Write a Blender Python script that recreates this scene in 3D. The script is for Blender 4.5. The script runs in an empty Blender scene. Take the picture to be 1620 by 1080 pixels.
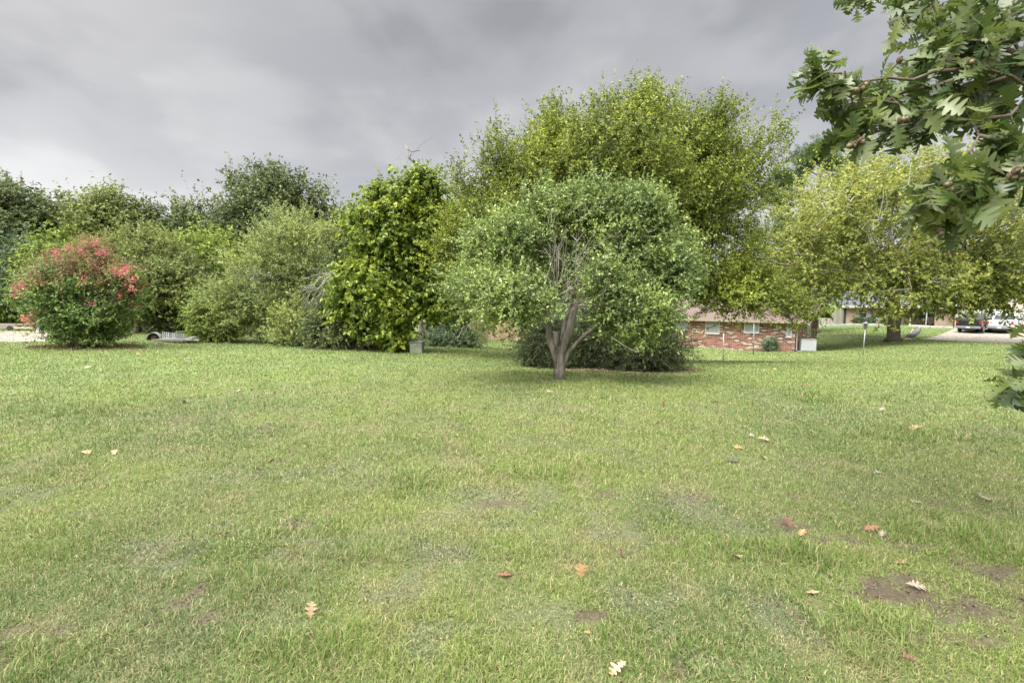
import bpy, math, random
import numpy as np
from mathutils import Vector, Matrix

R = math.radians
SC = bpy.context.scene
COL = SC.collection

# ------------------------------------------------------------------ camera
F = 765.0                      # focal length in photo pixels (1620 wide)
PITCH = R(4.93)
EYE = 1.6
cam_d = bpy.data.cameras.new("camera")
cam = bpy.data.objects.new("camera", cam_d)
COL.objects.link(cam)
cam.location = (0, 0, EYE)
cam.rotation_euler = (R(90) - PITCH, 0, 0)
cam_d.sensor_width = 36
cam_d.lens = F / 1620 * 36
cam_d.clip_start = 0.05
cam_d.clip_end = 1500
SC.camera = cam

# ------------------------------------------------------------------ light
SUN_EL, SUN_AZ = R(58), R(222)          # azimuth clockwise from +Y
world = bpy.data.worlds.new("World")
SC.world = world
world.use_nodes = True
nt = world.node_tree
nt.nodes.clear()


def NN(t, kind, **kw):
    n = t.nodes.new(kind)
    for k, v in kw.items():
        setattr(n, k, v)
    return n


def ramp(t, stops, interp='LINEAR'):
    n = t.nodes.new('ShaderNodeValToRGB')
    cr = n.color_ramp
    cr.interpolation = interp
    while len(cr.elements) < len(stops):
        cr.elements.new(0.5)
    for e, (p, c) in zip(cr.elements, stops):
        e.position = p
        e.color = (c[0], c[1], c[2], 1) if len(c) == 3 else c
    return n


wo = NN(nt, 'ShaderNodeOutputWorld')
bg = NN(nt, 'ShaderNodeBackground')
bg.inputs['Strength'].default_value = 0.1
sky = NN(nt, 'ShaderNodeTexSky', sky_type='NISHITA', sun_disc=False)
sky.sun_elevation = SUN_EL
sky.sun_rotation = SUN_AZ
sky.dust_density = 3.0
tc = NN(nt, 'ShaderNodeTexCoord')
sep = NN(nt, 'ShaderNodeSeparateXYZ')
nt.links.new(tc.outputs['Generated'], sep.inputs[0])
# overcast brightness by elevation (sin of the elevation)
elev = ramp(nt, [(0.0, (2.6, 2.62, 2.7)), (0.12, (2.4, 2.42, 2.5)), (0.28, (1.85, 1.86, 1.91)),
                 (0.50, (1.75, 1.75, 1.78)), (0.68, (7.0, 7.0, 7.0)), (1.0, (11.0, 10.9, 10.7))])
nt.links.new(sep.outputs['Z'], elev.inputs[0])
mp = NN(nt, 'ShaderNodeMapping')
mp.inputs['Scale'].default_value = (1.0, 1.0, 1.9)
mp.inputs['Location'].default_value = (3.4, 1.3, 0.2)
nt.links.new(tc.outputs['Generated'], mp.inputs[0])
cl = NN(nt, 'ShaderNodeTexNoise')
cl.inputs['Scale'].default_value = 3.0
cl.inputs['Detail'].default_value = 5
cl.inputs['Roughness'].default_value = 0.48
cl.inputs['Distortion'].default_value = 0.15
nt.links.new(mp.outputs[0], cl.inputs['Vector'])
clr = ramp(nt, [(0.34, (0.78, 0.785, 0.81)), (0.50, (1.0, 1.0, 1.01)), (0.66, (1.26, 1.25, 1.23))], 'EASE')
nt.links.new(cl.outputs['Fac'], clr.inputs[0])
mul = NN(nt, 'ShaderNodeMix', data_type='RGBA', blend_type='MULTIPLY')
mul.inputs[0].default_value = 1.0
nt.links.new(elev.outputs[0], mul.inputs[6])
nt.links.new(clr.outputs[0], mul.inputs[7])
mixs = NN(nt, 'ShaderNodeMix', data_type='RGBA')      # a little clear sky through the deck
mixs.inputs[0].default_value = 0.04
# broad bright and dark patches of the cloud deck
cur = mul.outputs[2]
for (dx_, dy_, dz_, wid, c0_) in ((-.62, .66, .42, .55, (1.38, 1.35, 1.29)), (-.42, .83, .36, .40, (.86, .87, .89)), (-.02, .88, .47, .45, (.90, .90, .91)), (-.22, .80, .56, .22, (1.12, 1.12, 1.11)),
                                  (.10, .95, .28, .40, (1.08, 1.08, 1.08)), (.45, .80, .38, .30, (1.10, 1.10, 1.11)), (-.75, .62, .16, .35, (.92, .93, .95)), (.25, .85, .45, .2, (.93, .93, .94))):
    dn_ = NN(nt, 'ShaderNodeVectorMath', operation='DISTANCE')
    wv = NN(nt, 'ShaderNodeVectorMath', operation='MULTIPLY_ADD')
    nt.links.new(cl.outputs['Color'], wv.inputs[0])
    wv.inputs[1].default_value = (.35, .35, .35)
    nt.links.new(tc.outputs['Generated'], wv.inputs[2])
    nt.links.new(wv.outputs[0], dn_.inputs[0])
    dn_.inputs[1].default_value = (dx_ + .17, dy_ + .17, dz_ + .17)
    rm_ = ramp(nt, [(0.0, c0_), (wid, (1, 1, 1))], 'EASE')
    nt.links.new(dn_.outputs['Value'], rm_.inputs[0])
    m_ = NN(nt, 'ShaderNodeMix', data_type='RGBA', blend_type='MULTIPLY')
    m_.inputs[0].default_value = 1.0
    nt.links.new(cur, m_.inputs[6])
    nt.links.new(rm_.outputs[0], m_.inputs[7])
    cur = m_.outputs[2]
# bright veil added to the unseen sky round the sun, front-lighting the trees
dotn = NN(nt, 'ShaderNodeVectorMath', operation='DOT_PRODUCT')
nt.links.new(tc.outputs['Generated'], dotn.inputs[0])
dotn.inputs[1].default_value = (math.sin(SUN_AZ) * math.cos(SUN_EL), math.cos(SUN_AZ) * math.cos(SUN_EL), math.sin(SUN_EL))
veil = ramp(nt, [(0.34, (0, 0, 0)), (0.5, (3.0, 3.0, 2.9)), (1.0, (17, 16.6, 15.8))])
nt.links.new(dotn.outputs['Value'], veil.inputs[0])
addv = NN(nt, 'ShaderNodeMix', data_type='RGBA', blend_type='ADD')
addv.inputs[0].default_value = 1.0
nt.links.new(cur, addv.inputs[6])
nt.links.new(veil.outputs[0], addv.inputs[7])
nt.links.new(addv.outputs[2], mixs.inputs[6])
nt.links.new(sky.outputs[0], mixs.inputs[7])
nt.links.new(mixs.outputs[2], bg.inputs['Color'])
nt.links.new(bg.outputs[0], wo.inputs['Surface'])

sun_d = bpy.data.lights.new("sun", 'SUN')
sun_d.energy = 1.5
sun_d.angle = R(28)
sun_d.color = (1.0, 0.96, 0.88)
sun = bpy.data.objects.new("sun", sun_d)
COL.objects.link(sun)
sdir = Vector((math.sin(SUN_AZ) * math.cos(SUN_EL), math.cos(SUN_AZ) * math.cos(SUN_EL), math.sin(SUN_EL)))
sun.rotation_euler = sdir.to_track_quat('Z', 'Y').to_euler()
sun.location = sdir * 60

SC.view_settings.view_transform = 'Standard'
SC.view_settings.look = 'None'
SC.view_settings.gamma = 1
SC.view_settings.exposure = 1.5
SC.cycles.max_bounces = 6
SC.cycles.diffuse_bounces = 4
SC.cycles.transmission_bounces = 4
SC.cycles.glossy_bounces = 2
SC.cycles.caustics_reflective = False
SC.cycles.caustics_refractive = False

# ------------------------------------------------------------------ projection helpers
CP, SP = math.cos(PITCH), math.sin(PITCH)


def ray(u, v):
    xc, yc = (u - 810) / F, -(v - 540) / F
    return np.array([xc, yc * SP + CP, yc * CP - SP])


def at(u, v, Y):
    """the point seen at photo pixel (u, v) at a forward distance of Y metres"""
    d = ray(u, v)
    return np.array([0, 0, EYE]) + d * (Y / d[1])


# ------------------------------------------------------------------ terrain
ctrl = [(130, 553, 15.7), (0, 543, 17.6), (0, 523, 27), (-500, 525, 25), (230, 533, 20.5), (270, 541, 19.3), (450, 553, 18),
        (600, 556, 18), (700, 553, 21), (750, 542, 40), (840, 540, 46), (955, 588, 12.3), (1085, 580, 14.5),
        (1145, 570, 26), (1192, 560, 31), (1255, 557, 35), (1100, 548, 40), (1300, 560, 26), (1366, 562, 24), (1600, 548, 27),
        (1292, 552, 40), (1335, 531, 46), (1413, 540, 38), (1460, 537, 42), (1600, 545, 38), (1585, 528.5, 49),
        (1338, 512.5, 63), (1500, 516.5, 57), (1700, 517, 52), (100, 515, 36), (400, 522, 36), (900, 520, 70), (400, 500, 75), (1200, 522, 70)]
cp = [at(*c) for c in ctrl]
for x, y in ((0, 0), (-2, 3), (2, 3), (0, 5), (5, 5), (-6, 6), (0, 8), (8, 8), (-9, 10), (13, 10), (-4, -6), (6, -6), (-20, -5), (22, -5), (-16, 4), (20, 6)):
    cp.append(np.array([x, y, 0.0]))
cp.append(at(885, 597, 9.9))
for x, y, z in ((-160, 200, -1), (0, 220, -1.5), (170, 200, -1), (-160, -60, 0), (170, -60, 0), (120, 70, -1.4), (-110, 60, 0)):
    cp.append(np.array([x, y, z], float))
cp = np.array(cp)
_n = len(cp)


def _phi(r2):
    return -np.sqrt(r2 + 9.0)


_A = np.zeros((_n + 3, _n + 3))
_d2 = ((cp[:, None, :2] - cp[None, :, :2]) ** 2).sum(2)
_A[:_n, :_n] = _phi(_d2) + np.eye(_n) * -0.02
_A[:_n, _n:] = np.c_[np.ones(_n), cp[:, :2]]
_A[_n:, :_n] = _A[:_n, _n:].T
_W = np.linalg.solve(_A, np.r_[cp[:, 2], 0, 0, 0])


def vnoise(x, y, seed=0):
    ix, iy = np.floor(x), np.floor(y)
    fx, fy = x - ix, y - iy
    fx, fy = fx * fx * (3 - 2 * fx), fy * fy * (3 - 2 * fy)

    def h(a, b):
        s = np.sin(a * 127.1 + b * 311.7 + seed * 74.7) * 43758.5453
        return s - np.floor(s)
    return (h(ix, iy) * (1 - fx) + h(ix + 1, iy) * fx) * (1 - fy) + (h(ix, iy + 1) * (1 - fx) + h(ix + 1, iy + 1) * fx) * fy


def fbm(x, y, seed=0, o=3):
    t = 0
    a = 0.5
    for i in range(o):
        t = t + a * vnoise(x * 2 ** i, y * 2 ** i, seed + i * 7)
        a *= 0.5
    return t / (1 - 0.5 ** o)


def gz(x, y):
    x = np.atleast_1d(np.asarray(x, float))
    y = np.atleast_1d(np.asarray(y, float))
    out = np.empty(x.shape)
    xf, yf, of = x.ravel(), y.ravel(), out.ravel()
    for i in range(0, len(xf), 40000):
        xx, yy = xf[i:i + 40000], yf[i:i + 40000]
        d2 = (xx[:, None] - cp[None, :, 0]) ** 2 + (yy[:, None] - cp[None, :, 1]) ** 2
        of[i:i + 40000] = _phi(d2) @ _W[:_n] + _W[_n] + _W[_n + 1] * xx + _W[_n + 2] * yy
    z = of.reshape(x.shape)
    return z + (fbm(x * 1.3, y * 1.3, 3) - 0.5) * 0.05 + (fbm(x * 0.25, y * 0.25, 9, 2) - 0.5) * 0.08


def gz1(x, y):
    return float(gz(x, y)[0])


def gp(u, v):
    """the point of the ground seen at photo pixel (u, v)"""
    d = ray(u, v)
    d = d / d[1]
    lo = 0.5
    t = np.linspace(0.6, 90, 3000)
    zz = EYE + d[2] * t - gz(d[0] * t, t)
    k = np.argmax(zz < 0)
    if zz[k] >= 0:
        k = len(t) - 1
    Y = t[k]
    return np.array([d[0] * Y, Y, gz1(d[0] * Y, Y)])


# ------------------------------------------------------------------ object helpers
def link(o, parent=None):
    COL.objects.link(o)
    if parent is not None:
        o.parent = parent
    return o


def tag(o, label=None, cat=None, group=None, kind=None):
    if label:
        o["label"] = label
    if cat:
        o["category"] = cat
    if group:
        o["group"] = group
    if kind:
        o["kind"] = kind
    return o


def thing(name, label, cat, loc=(0, 0, 0), rz=0.0, group=None):
    o = bpy.data.objects.new(name, None)
    o.empty_display_size = 0.2
    link(o)
    o.location = [float(a) for a in loc]
    o.rotation_euler = (0, 0, rz)
    return tag(o, label, cat, group)


def np_obj(name, V, loops, starts, mat, parent=None, flat=True, cols=None):
    me = bpy.data.meshes.new(name)
    me.vertices.add(len(V))
    me.vertices.foreach_set("co", np.ascontiguousarray(V, dtype=np.float32).ravel())
    me.loops.add(len(loops))
    me.loops.foreach_set("vertex_index", np.ascontiguousarray(loops, dtype=np.int32))
    me.polygons.add(len(starts))
    me.polygons.foreach_set("loop_start", np.ascontiguousarray(starts, dtype=np.int32))
    me.update(calc_edges=True)
    if flat:
        me.shade_flat()
    if cols is not None:
        a = me.color_attributes.new("Col", 'FLOAT_COLOR', 'POINT')
        a.data.foreach_set("color", np.ascontiguousarray(np.c_[cols, np.ones(len(cols))], dtype=np.float32).ravel())
    me.materials.append(mat)
    o = bpy.data.objects.new(name, me)
    return link(o, parent)


class MB:
    """collects boxes, prisms and tubes into one mesh"""

    def __init__(s):
        s.v, s.f = [], []

    def box(s, x0, x1, y0, y1, z0, z1):
        b = len(s.v)
        s.v += [(x0, y0, z0), (x1, y0, z0), (x1, y1, z0), (x0, y1, z0), (x0, y0, z1), (x1, y0, z1), (x1, y1, z1), (x0, y1, z1)]
        s.f += [tuple(b + i for i in q) for q in ((0, 3, 2, 1), (4, 5, 6, 7), (0, 1, 5, 4), (1, 2, 6, 5), (2, 3, 7, 6), (3, 0, 4, 7))]
        return s

    def prism(s, poly, axis, a, b):
        """poly: 2D outline; axis: the extrusion axis 0/1/2"""
        n0, n = len(s.v), len(poly)
        for c in (a, b):
            for p, q in poly:
                s.v.append(((c, p, q), (p, c, q), (p, q, c))[axis])
        s.f.append(tuple(n0 + i for i in range(n))[::-1])
        s.f.append(tuple(n0 + n + i for i in range(n)))
        for i in range(n):
            j = (i + 1) % n
            s.f.append((n0 + i, n0 + j, n0 + n + j, n0 + n + i))
        return s

    def tube(s, pts, rad, n=6, cap=True):
        pts = [Vector(p) for p in pts]
        if not hasattr(rad, '__len__'):
            rad = [rad] * len(pts)
        b0 = len(s.v)
        side = None
        for i, p in enumerate(pts):
            t = (pts[min(i + 1, len(pts) - 1)] - pts[max(i - 1, 0)])
            t = t.normalized() if t.length > 1e-9 else Vector((0, 0, 1))
            if side is None:
                side = t.orthogonal().normalized()
            side = (side - t * side.dot(t))
            side = side.normalized() if side.length > 1e-6 else t.orthogonal().normalized()
            w = t.cross(side)
            for k in range(n):
                a = 2 * math.pi * k / n
                q = p + (side * math.cos(a) + w * math.sin(a)) * rad[i]
                s.v.append((q.x, q.y, q.z))
        for i in range(len(pts) - 1):
            for k in range(n):
                a, b = b0 + i * n + k, b0 + i * n + (k + 1) % n
                s.f.append((a, b, b + n, a + n))
        if cap:
            s.f.append(tuple(b0 + k for k in range(n))[::-1])
            s.f.append(tuple(b0 + (len(pts) - 1) * n + k for k in range(n)))
        return s

    def build(s, name, mat, parent=None, smooth=False, bevel=0):
        me = bpy.data.meshes.new(name)
        me.from_pydata([tuple(float(c) for c in v) for v in s.v], [], s.f)
        if smooth:
            me.shade_smooth()
        me.materials.append(mat)
        me.update()
        o = link(bpy.data.objects.new(name, me), parent)
        if bevel:
            m = o.modifiers.new("bevel", 'BEVEL')
            m.width = bevel
            m.segments = 2
            m.limit_method = 'ANGLE'
        return o


# ------------------------------------------------------------------ materials
def new_mat(name):
    m = bpy.data.materials.new(name)
    m.use_nodes = True
    t = m.node_tree
    b = t.nodes['Principled BSDF']
    return m, t, b


def plain(name, c, rough=0.6, var=0.25, scale=6.0, metal=0.0, bump=0.0, spec=0.5):
    """a colour that wanders a little, as painted or weathered surfaces do"""
    m, t, b = new_mat(name)
    tcn = NN(t, 'ShaderNodeTexCoord')
    n = NN(t, 'ShaderNodeTexNoise')
    n.inputs['Scale'].default_value = scale
    n.inputs['Detail'].default_value = 5
    t.links.new(tcn.outputs['Object'], n.inputs['Vector'])
    r = ramp(t, [(0.3, [x * (1 - var) for x in c]), (0.7, [min(1, x * (1 + var)) for x in c])])
    t.links.new(n.outputs['Fac'], r.inputs[0])
    t.links.new(r.outputs[0], b.inputs['Base Color'])
    b.inputs['Roughness'].default_value = rough
    b.inputs['Metallic'].default_value = metal
    b.inputs['Specular IOR Level'].default_value = spec
    if bump:
        bp = NN(t, 'ShaderNodeBump')
        bp.inputs['Strength'].default_value = bump
        bp.inputs['Distance'].default_value = 0.02
        t.links.new(n.outputs['Fac'], bp.inputs['Height'])
        t.links.new(bp.outputs[0], b.inputs['Normal'])
    return m


def leaf_mat(name, stops, transl=0.35, rough=0.5, nscale=0.7, nvar=0.35, spec=0.35):
    """stops: leaf colours picked at random per leaf; a slow noise varies whole sprays"""
    m, t, b = new_mat(name)
    g = NN(t, 'ShaderNodeNewGeometry')
    k = len(stops)
    r = ramp(t, [(i / max(1, k - 1), c) for i, c in enumerate(stops)])
    t.links.new(g.outputs['Random Per Island'], r.inputs[0])
    tcn = NN(t, 'ShaderNodeTexCoord')
    n = NN(t, 'ShaderNodeTexNoise')
    n.inputs['Scale'].default_value = nscale
    n.inputs['Detail'].default_value = 3
    t.links.new(tcn.outputs['Object'], n.inputs['Vector'])
    r2 = ramp(t, [(0.3, (1 - nvar, 1 - nvar * 0.8, 1 - nvar * 0.6)), (0.7, (1 + nvar, 1 + nvar * 0.8, 1 + nvar * 0.2))])
    t.links.new(n.outputs['Fac'], r2.inputs[0])
    mx = NN(t, 'ShaderNodeMix', data_type='RGBA', blend_type='MULTIPLY')
    mx.inputs[0].default_value = 1
    t.links.new(r.outputs[0], mx.inputs[6])
    t.links.new(r2.outputs[0], mx.inputs[7])
    t.links.new(mx.outputs[2], b.inputs['Base Color'])
    b.inputs['Roughness'].default_value = rough
    b.inputs['Specular IOR Level'].default_value = spec
    tr = NN(t, 'ShaderNodeBsdfTranslucent')
    t.links.new(mx.outputs[2], tr.inputs['Color'])
    ms = NN(t, 'ShaderNodeMixShader')
    ms.inputs[0].default_value = transl
    t.links.new(b.outputs[0], ms.inputs[1])
    t.links.new(tr.outputs[0], ms.inputs[2])
    t.links.new(ms.outputs[0], t.nodes['Material Output'].inputs['Surface'])
    return m


def bark_mat(name, c1, c2, scale=5.0, stretch=0.25, bump=0.6):
    m, t, b = new_mat(name)
    tcn = NN(t, 'ShaderNodeTexCoord')
    mpn = NN(t, 'ShaderNodeMapping')
    mpn.inputs['Scale'].default_value = (1, 1, stretch)
    t.links.new(tcn.outputs['Object'], mpn.inputs[0])
    n = NN(t, 'ShaderNodeTexNoise')
    n.inputs['Scale'].default_value = scale
    n.inputs['Detail'].default_value = 8
    n.inputs['Roughness'].default_value = 0.65
    t.links.new(mpn.outputs[0], n.inputs['Vector'])
    r = ramp(t, [(0.35, c1), (0.62, c2)])
    t.links.new(n.outputs['Fac'], r.inputs[0])
    t.links.new(r.outputs[0], b.inputs['Base Color'])
    b.inputs['Roughness'].default_value = 0.9
    b.inputs['Specular IOR Level'].default_value = 0.2
    bp = NN(t, 'ShaderNodeBump')
    bp.inputs['Strength'].default_value = bump
    bp.inputs['Distance'].default_value = 0.03
    t.links.new(n.outputs['Fac'], bp.inputs['Height'])
    t.links.new(bp.outputs[0], b.inputs['Normal'])
    return m


def col_mat(name, rough=0.8, transl=0.0, fine=0.0, fscale=60, isl=0.0, bump=0.0):
    """colour from the mesh's own 'Col' attribute plus a fine grain"""
    m, t, b = new_mat(name)
    a = NN(t, 'ShaderNodeAttribute', attribute_name="Col")
    src = a.outputs['Color']
    if fine:
        tcn = NN(t, 'ShaderNodeTexCoord')
        n = NN(t, 'ShaderNodeTexNoise')
        n.inputs['Scale'].default_value = fscale
        n.inputs['Detail'].default_value = 6
        n.inputs['Roughness'].default_value = 0.7
        t.links.new(tcn.outputs['Object'], n.inputs['Vector'])
        r = ramp(t, [(0.3, (1 - fine,) * 3), (0.7, (1 + fine,) * 3)])
        t.links.new(n.outputs['Fac'], r.inputs[0])
        mx = NN(t, 'ShaderNodeMix', data_type='RGBA', blend_type='MULTIPLY')
        mx.inputs[0].default_value = 1
        t.links.new(src, mx.inputs[6])
        t.links.new(r.outputs[0], mx.inputs[7])
        src = mx.outputs[2]
        if bump:
            bp = NN(t, 'ShaderNodeBump')
            bp.inputs['Strength'].default_value = bump
            bp.inputs['Distance'].default_value = 0.03
            t.links.new(n.outputs['Fac'], bp.inputs['Height'])
            t.links.new(bp.outputs[0], b.inputs['Normal'])
    if isl:
        g = NN(t, 'ShaderNodeNewGeometry')
        r = ramp(t, [(0, (1 - isl,) * 3), (1, (1 + isl,) * 3)])
        t.links.new(g.outputs['Random Per Island'], r.inputs[0])
        mx = NN(t, 'ShaderNodeMix', data_type='RGBA', blend_type='MULTIPLY')
        mx.inputs[0].default_value = 1
        t.links.new(src, mx.inputs[6])
        t.links.new(r.outputs[0], mx.inputs[7])
        src = mx.outputs[2]
    t.links.new(src, b.inputs['Base Color'])
    b.inputs['Roughness'].default_value = rough
    b.inputs['Specular IOR Level'].default_value = 0.25
    if transl:
        tr = NN(t, 'ShaderNodeBsdfTranslucent')
        t.links.new(src, tr.inputs['Color'])
        ms = NN(t, 'ShaderNodeMixShader')
        ms.inputs[0].default_value = transl
        t.links.new(b.outputs[0], ms.inputs[1])
        t.links.new(tr.outputs[0], ms.inputs[2])
        t.links.new(ms.outputs[0], t.nodes['Material Output'].inputs['Surface'])
    return m


def brick_mat(name, cols, mortar, bw=0.21, bh=0.075, mort=0.012):
    """running-bond bricks, each with its own colour out of cols"""
    m, t, b = new_mat(name)
    tcn = NN(t, 'ShaderNodeTexCoord')
    s = NN(t, 'ShaderNodeSeparateXYZ')
    t.links.new(tcn.outputs['Object'], s.inputs[0])
    ad = NN(t, 'ShaderNodeMath', operation='ADD')
    t.links.new(s.outputs['X'], ad.inputs[0])
    t.links.new(s.outputs['Y'], ad.inputs[1])
    cb = NN(t, 'ShaderNodeCombineXYZ')
    t.links.new(ad.outputs[0], cb.inputs['X'])
    t.links.new(s.outputs['Z'], cb.inputs['Y'])
    br = NN(t, 'ShaderNodeTexBrick')
    br.inputs['Scale'].default_value = 1.0
    br.inputs['Brick Width'].default_value = bw
    br.inputs['Row Height'].default_value = bh
    br.inputs['Mortar Size'].default_value = mort
    br.inputs['Color1'].default_value = (0, 0, 0, 1)
    br.inputs['Color2'].default_value = (1, 1, 1, 1)
    br.inputs['Mortar'].default_value = (0.5, 0.5, 0.5, 1)
    t.links.new(cb.outputs[0], br.inputs['Vector'])
    r = ramp(t, [(i / len(cols), c) for i, c in enumerate(cols)], 'CONSTANT')
    t.links.new(br.outputs['Color'], r.inputs[0])
    n = NN(t, 'ShaderNodeTexNoise')
    n.inputs['Scale'].default_value = 9
    n.inputs['Detail'].default_value = 5
    t.links.new(tcn.outputs['Object'], n.inputs['Vector'])
    r2 = ramp(t, [(0.3, (0.7, 0.7, 0.7)), (0.7, (1.25, 1.25, 1.25))])
    t.links.new(n.outputs['Fac'], r2.inputs[0])
    mx = NN(t, 'ShaderNodeMix', data_type='RGBA', blend_type='MULTIPLY')
    mx.inputs[0].default_value = 1
    t.links.new(r.outputs[0], mx.inputs[6])
    t.links.new(r2.outputs[0], mx.inputs[7])
    mm = NN(t, 'ShaderNodeMix', data_type='RGBA')
    t.links.new(br.outputs['Fac'], mm.inputs[0])
    t.links.new(mx.outputs[2], mm.inputs[6])
    mm.inputs[7].default_value = (*mortar, 1)
    t.links.new(mm.outputs[2], b.inputs['Base Color'])
    b.inputs['Roughness'].default_value = 0.9
    return m


def wood_mat(name, c1, c2, plank=0.14):
    """boards along local x: each board its own shade, with vertical grain"""
    m, t, b = new_mat(name)
    tcn = NN(t, 'ShaderNodeTexCoord')
    g = NN(t, 'ShaderNodeNewGeometry')
    mpn = NN(t, 'ShaderNodeMapping')
    mpn.inputs['Scale'].default_value = (14, 14, 0.9)
    t.links.new(tcn.outputs['Object'], mpn.inputs[0])
    n = NN(t, 'ShaderNodeTexNoise')
    n.inputs['Scale'].default_value = 2
    n.inputs['Detail'].default_value = 6
    t.links.new(mpn.outputs[0], n.inputs['Vector'])
    ad = NN(t, 'ShaderNodeMath', operation='MULTIPLY_ADD')
    t.links.new(n.outputs['Fac'], ad.inputs[0])
    ad.inputs[1].default_value = 0.7
    t.links.new(g.outputs['Random Per Island'], ad.inputs[2])
    r = ramp(t, [(0.2, c1), (1.2 / 1.7 + 0.2, c2)])
    dv = NN(t, 'ShaderNodeMath', operation='DIVIDE')
    t.links.new(ad.outputs[0], dv.inputs[0])
    dv.inputs[1].default_value = 1.7
    t.links.new(dv.outputs[0], r.inputs[0])
    t.links.new(r.outputs[0], b.inputs['Base Color'])
    b.inputs['Roughness'].default_value = 0.85
    return m


def shingle_mat(name, c1, c2):
    m, t, b = new_mat(name)
    tcn = NN(t, 'ShaderNodeTexCoord')
    br = NN(t, 'ShaderNodeTexBrick')
    br.inputs['Scale'].default_value = 1
    br.inputs['Brick Width'].default_value = 0.3
    br.inputs['Row Height'].default_value = 0.14
    br.inputs['Mortar Size'].default_value = 0.01
    br.inputs['Color1'].default_value = (*c1, 1)
    br.inputs['Color2'].default_value = (*c2, 1)
    br.inputs['Mortar'].default_value = (*[x * 0.5 for x in c1], 1)
    t.links.new(tcn.outputs['Object'], br.inputs['Vector'])
    n = NN(t, 'ShaderNodeTexNoise')
    n.inputs['Scale'].default_value = 1.2
    n.inputs['Detail'].default_value = 6
    t.links.new(tcn.outputs['Object'], n.inputs['Vector'])
    r2 = ramp(t, [(0.3, (0.78, 0.78, 0.78)), (0.7, (1.2, 1.2, 1.2))])
    t.links.new(n.outputs['Fac'], r2.inputs[0])
    mx = NN(t, 'ShaderNodeMix', data_type='RGBA', blend_type='MULTIPLY')
    mx.inputs[0].default_value = 1
    t.links.new(br.outputs['Color'], mx.inputs[6])
    t.links.new(r2.outputs[0], mx.inputs[7])
    t.links.new(mx.outputs[2], b.inputs['Base Color'])
    b.inputs['Roughness'].default_value = 0.9
    return m


M_WHITE = plain("white_paint", (0.46, 0.46, 0.45), 0.5, 0.06)
M_CREAM = plain("cream_siding", (0.46, 0.42, 0.34), 0.6, 0.08, 2)
M_GLASS = plain("window_glass", (0.03, 0.035, 0.04), 0.08, 0.2)
M_PALEGLASS = plain("blind_behind_glass", (.30, .31, .31), 0.2, 0.1)
M_BLACK = plain("black_rubber", (0.02, 0.02, 0.02), 0.7, 0.2)
M_STEEL = plain("galvanised_steel", (0.26, 0.27, 0.28), 0.45, 0.15, 12, 0.6)
M_CONC = plain("concrete", (0.235, 0.205, 0.175), 0.9, 0.13, 1.1, 0, 0.1)
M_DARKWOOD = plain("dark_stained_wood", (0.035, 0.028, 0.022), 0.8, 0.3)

# ------------------------------------------------------------------ turf colour, shared by soil sheet and blades
SOIL = [(1385, 848, .35, .14), (1340, 852, .2, .1), (1300, 858, .18, .06), (1410, 925, .34, .12), (1425, 945, .22, .1), (1570, 905, .30, .12), (1610, 950, .3, .12),
        (1460, 1020, .2, .07), (1545, 970, .28, .12), (1290, 955, .16, .06), (330, 975, .16, .08), (200, 985, .15, .06), (1130, 830, .12, .05), (290, 965, .2, .08),
        (460, 835, .22, .1), (310, 935, .12, .06), (797, 915, .12, .05), (790, 755, .3, .1), (1190, 915, .3, .12), (440, 735, .2, .08), (1250, 830, .22, .1),
        (930, 980, .16, .05), (1340, 1010, .14, .05), (1060, 860, .16, .06), (1480, 870, .25, .1), (10, 1060, .14, .06), (888, 599, .55, .3), (560, 1065, .15, .06)]  # the ring at the fruit tree's foot is soil added as contact shade
GREY = [(790, 790, .55, .28), (640, 935, .3, .16), (690, 1010, .16, .1), (870, 970, .2, .12), (415, 755, .45, .16), (1010, 960, .3, .15), (980, 850, .3, .15), (1240, 985, .22, .12),
        (1140, 1070, .15, .07), (560, 740, .5, .2), (1200, 845, .22, .1), (1480, 985, .2, .1), (700, 880, .3, .14), (380, 850, .5, .2), (30, 780, .6, .2), (1090, 800, .4, .2), (250, 900, .2, .1)]
LUSH = [(1030, 1045, .28, .1), (480, 1010, .25, .1), (370, 930, .3, .14), (60, 1050, .3, .12), (1340, 1000, .3, .12), (1290, 880, .3, .12), (400, 860, .35, .15), (640, 760, .4, .2),
        (1545, 850, .5, .2), (1303, 632, .5, .25), (1275, 622, .35, .2), (880, 745, .5, .2), (820, 590, .5, .2), (925, 590, .5, .2), (1460, 690, .8, .3), (150, 650, .8, .3)]


def patches(lst):
    out = []
    for u, v, rx, ry in lst:
        if lst is SOIL:
            rx, ry = (rx * .6, ry * .6) if u < 1270 else (rx * .66, ry * .66)
        p = gp(u, v)
        out.append((p[0], p[1], rx, ry))
    return out


SOIL_AND_SHADE_P, GREYP, LUSHP = patches(SOIL), patches(GREY), patches(LUSH)


def pmask(x, y, P, seed):
    w = (fbm(x * 7, y * 7, seed, 4) - 0.5) * 2.6
    m = np.zeros_like(x)
    for px, py, rx, ry in P:
        d = np.sqrt(((x - px) / (rx * 1.1)) ** 2 + ((y - py) / (ry * 1.6)) ** 2) + w
        m = np.maximum(m, np.clip((1.15 - d) / 0.95, 0, 1))
    return m


GREEN, YELG, TAN, GRYG, DIRT, BLUE = [np.array(c) for c in ((.112, .182, .048), (.195, .268, .062), (.30, .265, .145), (.165, .21, .098), (.075, .056, .042), (.125, .155, .115))]


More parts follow.
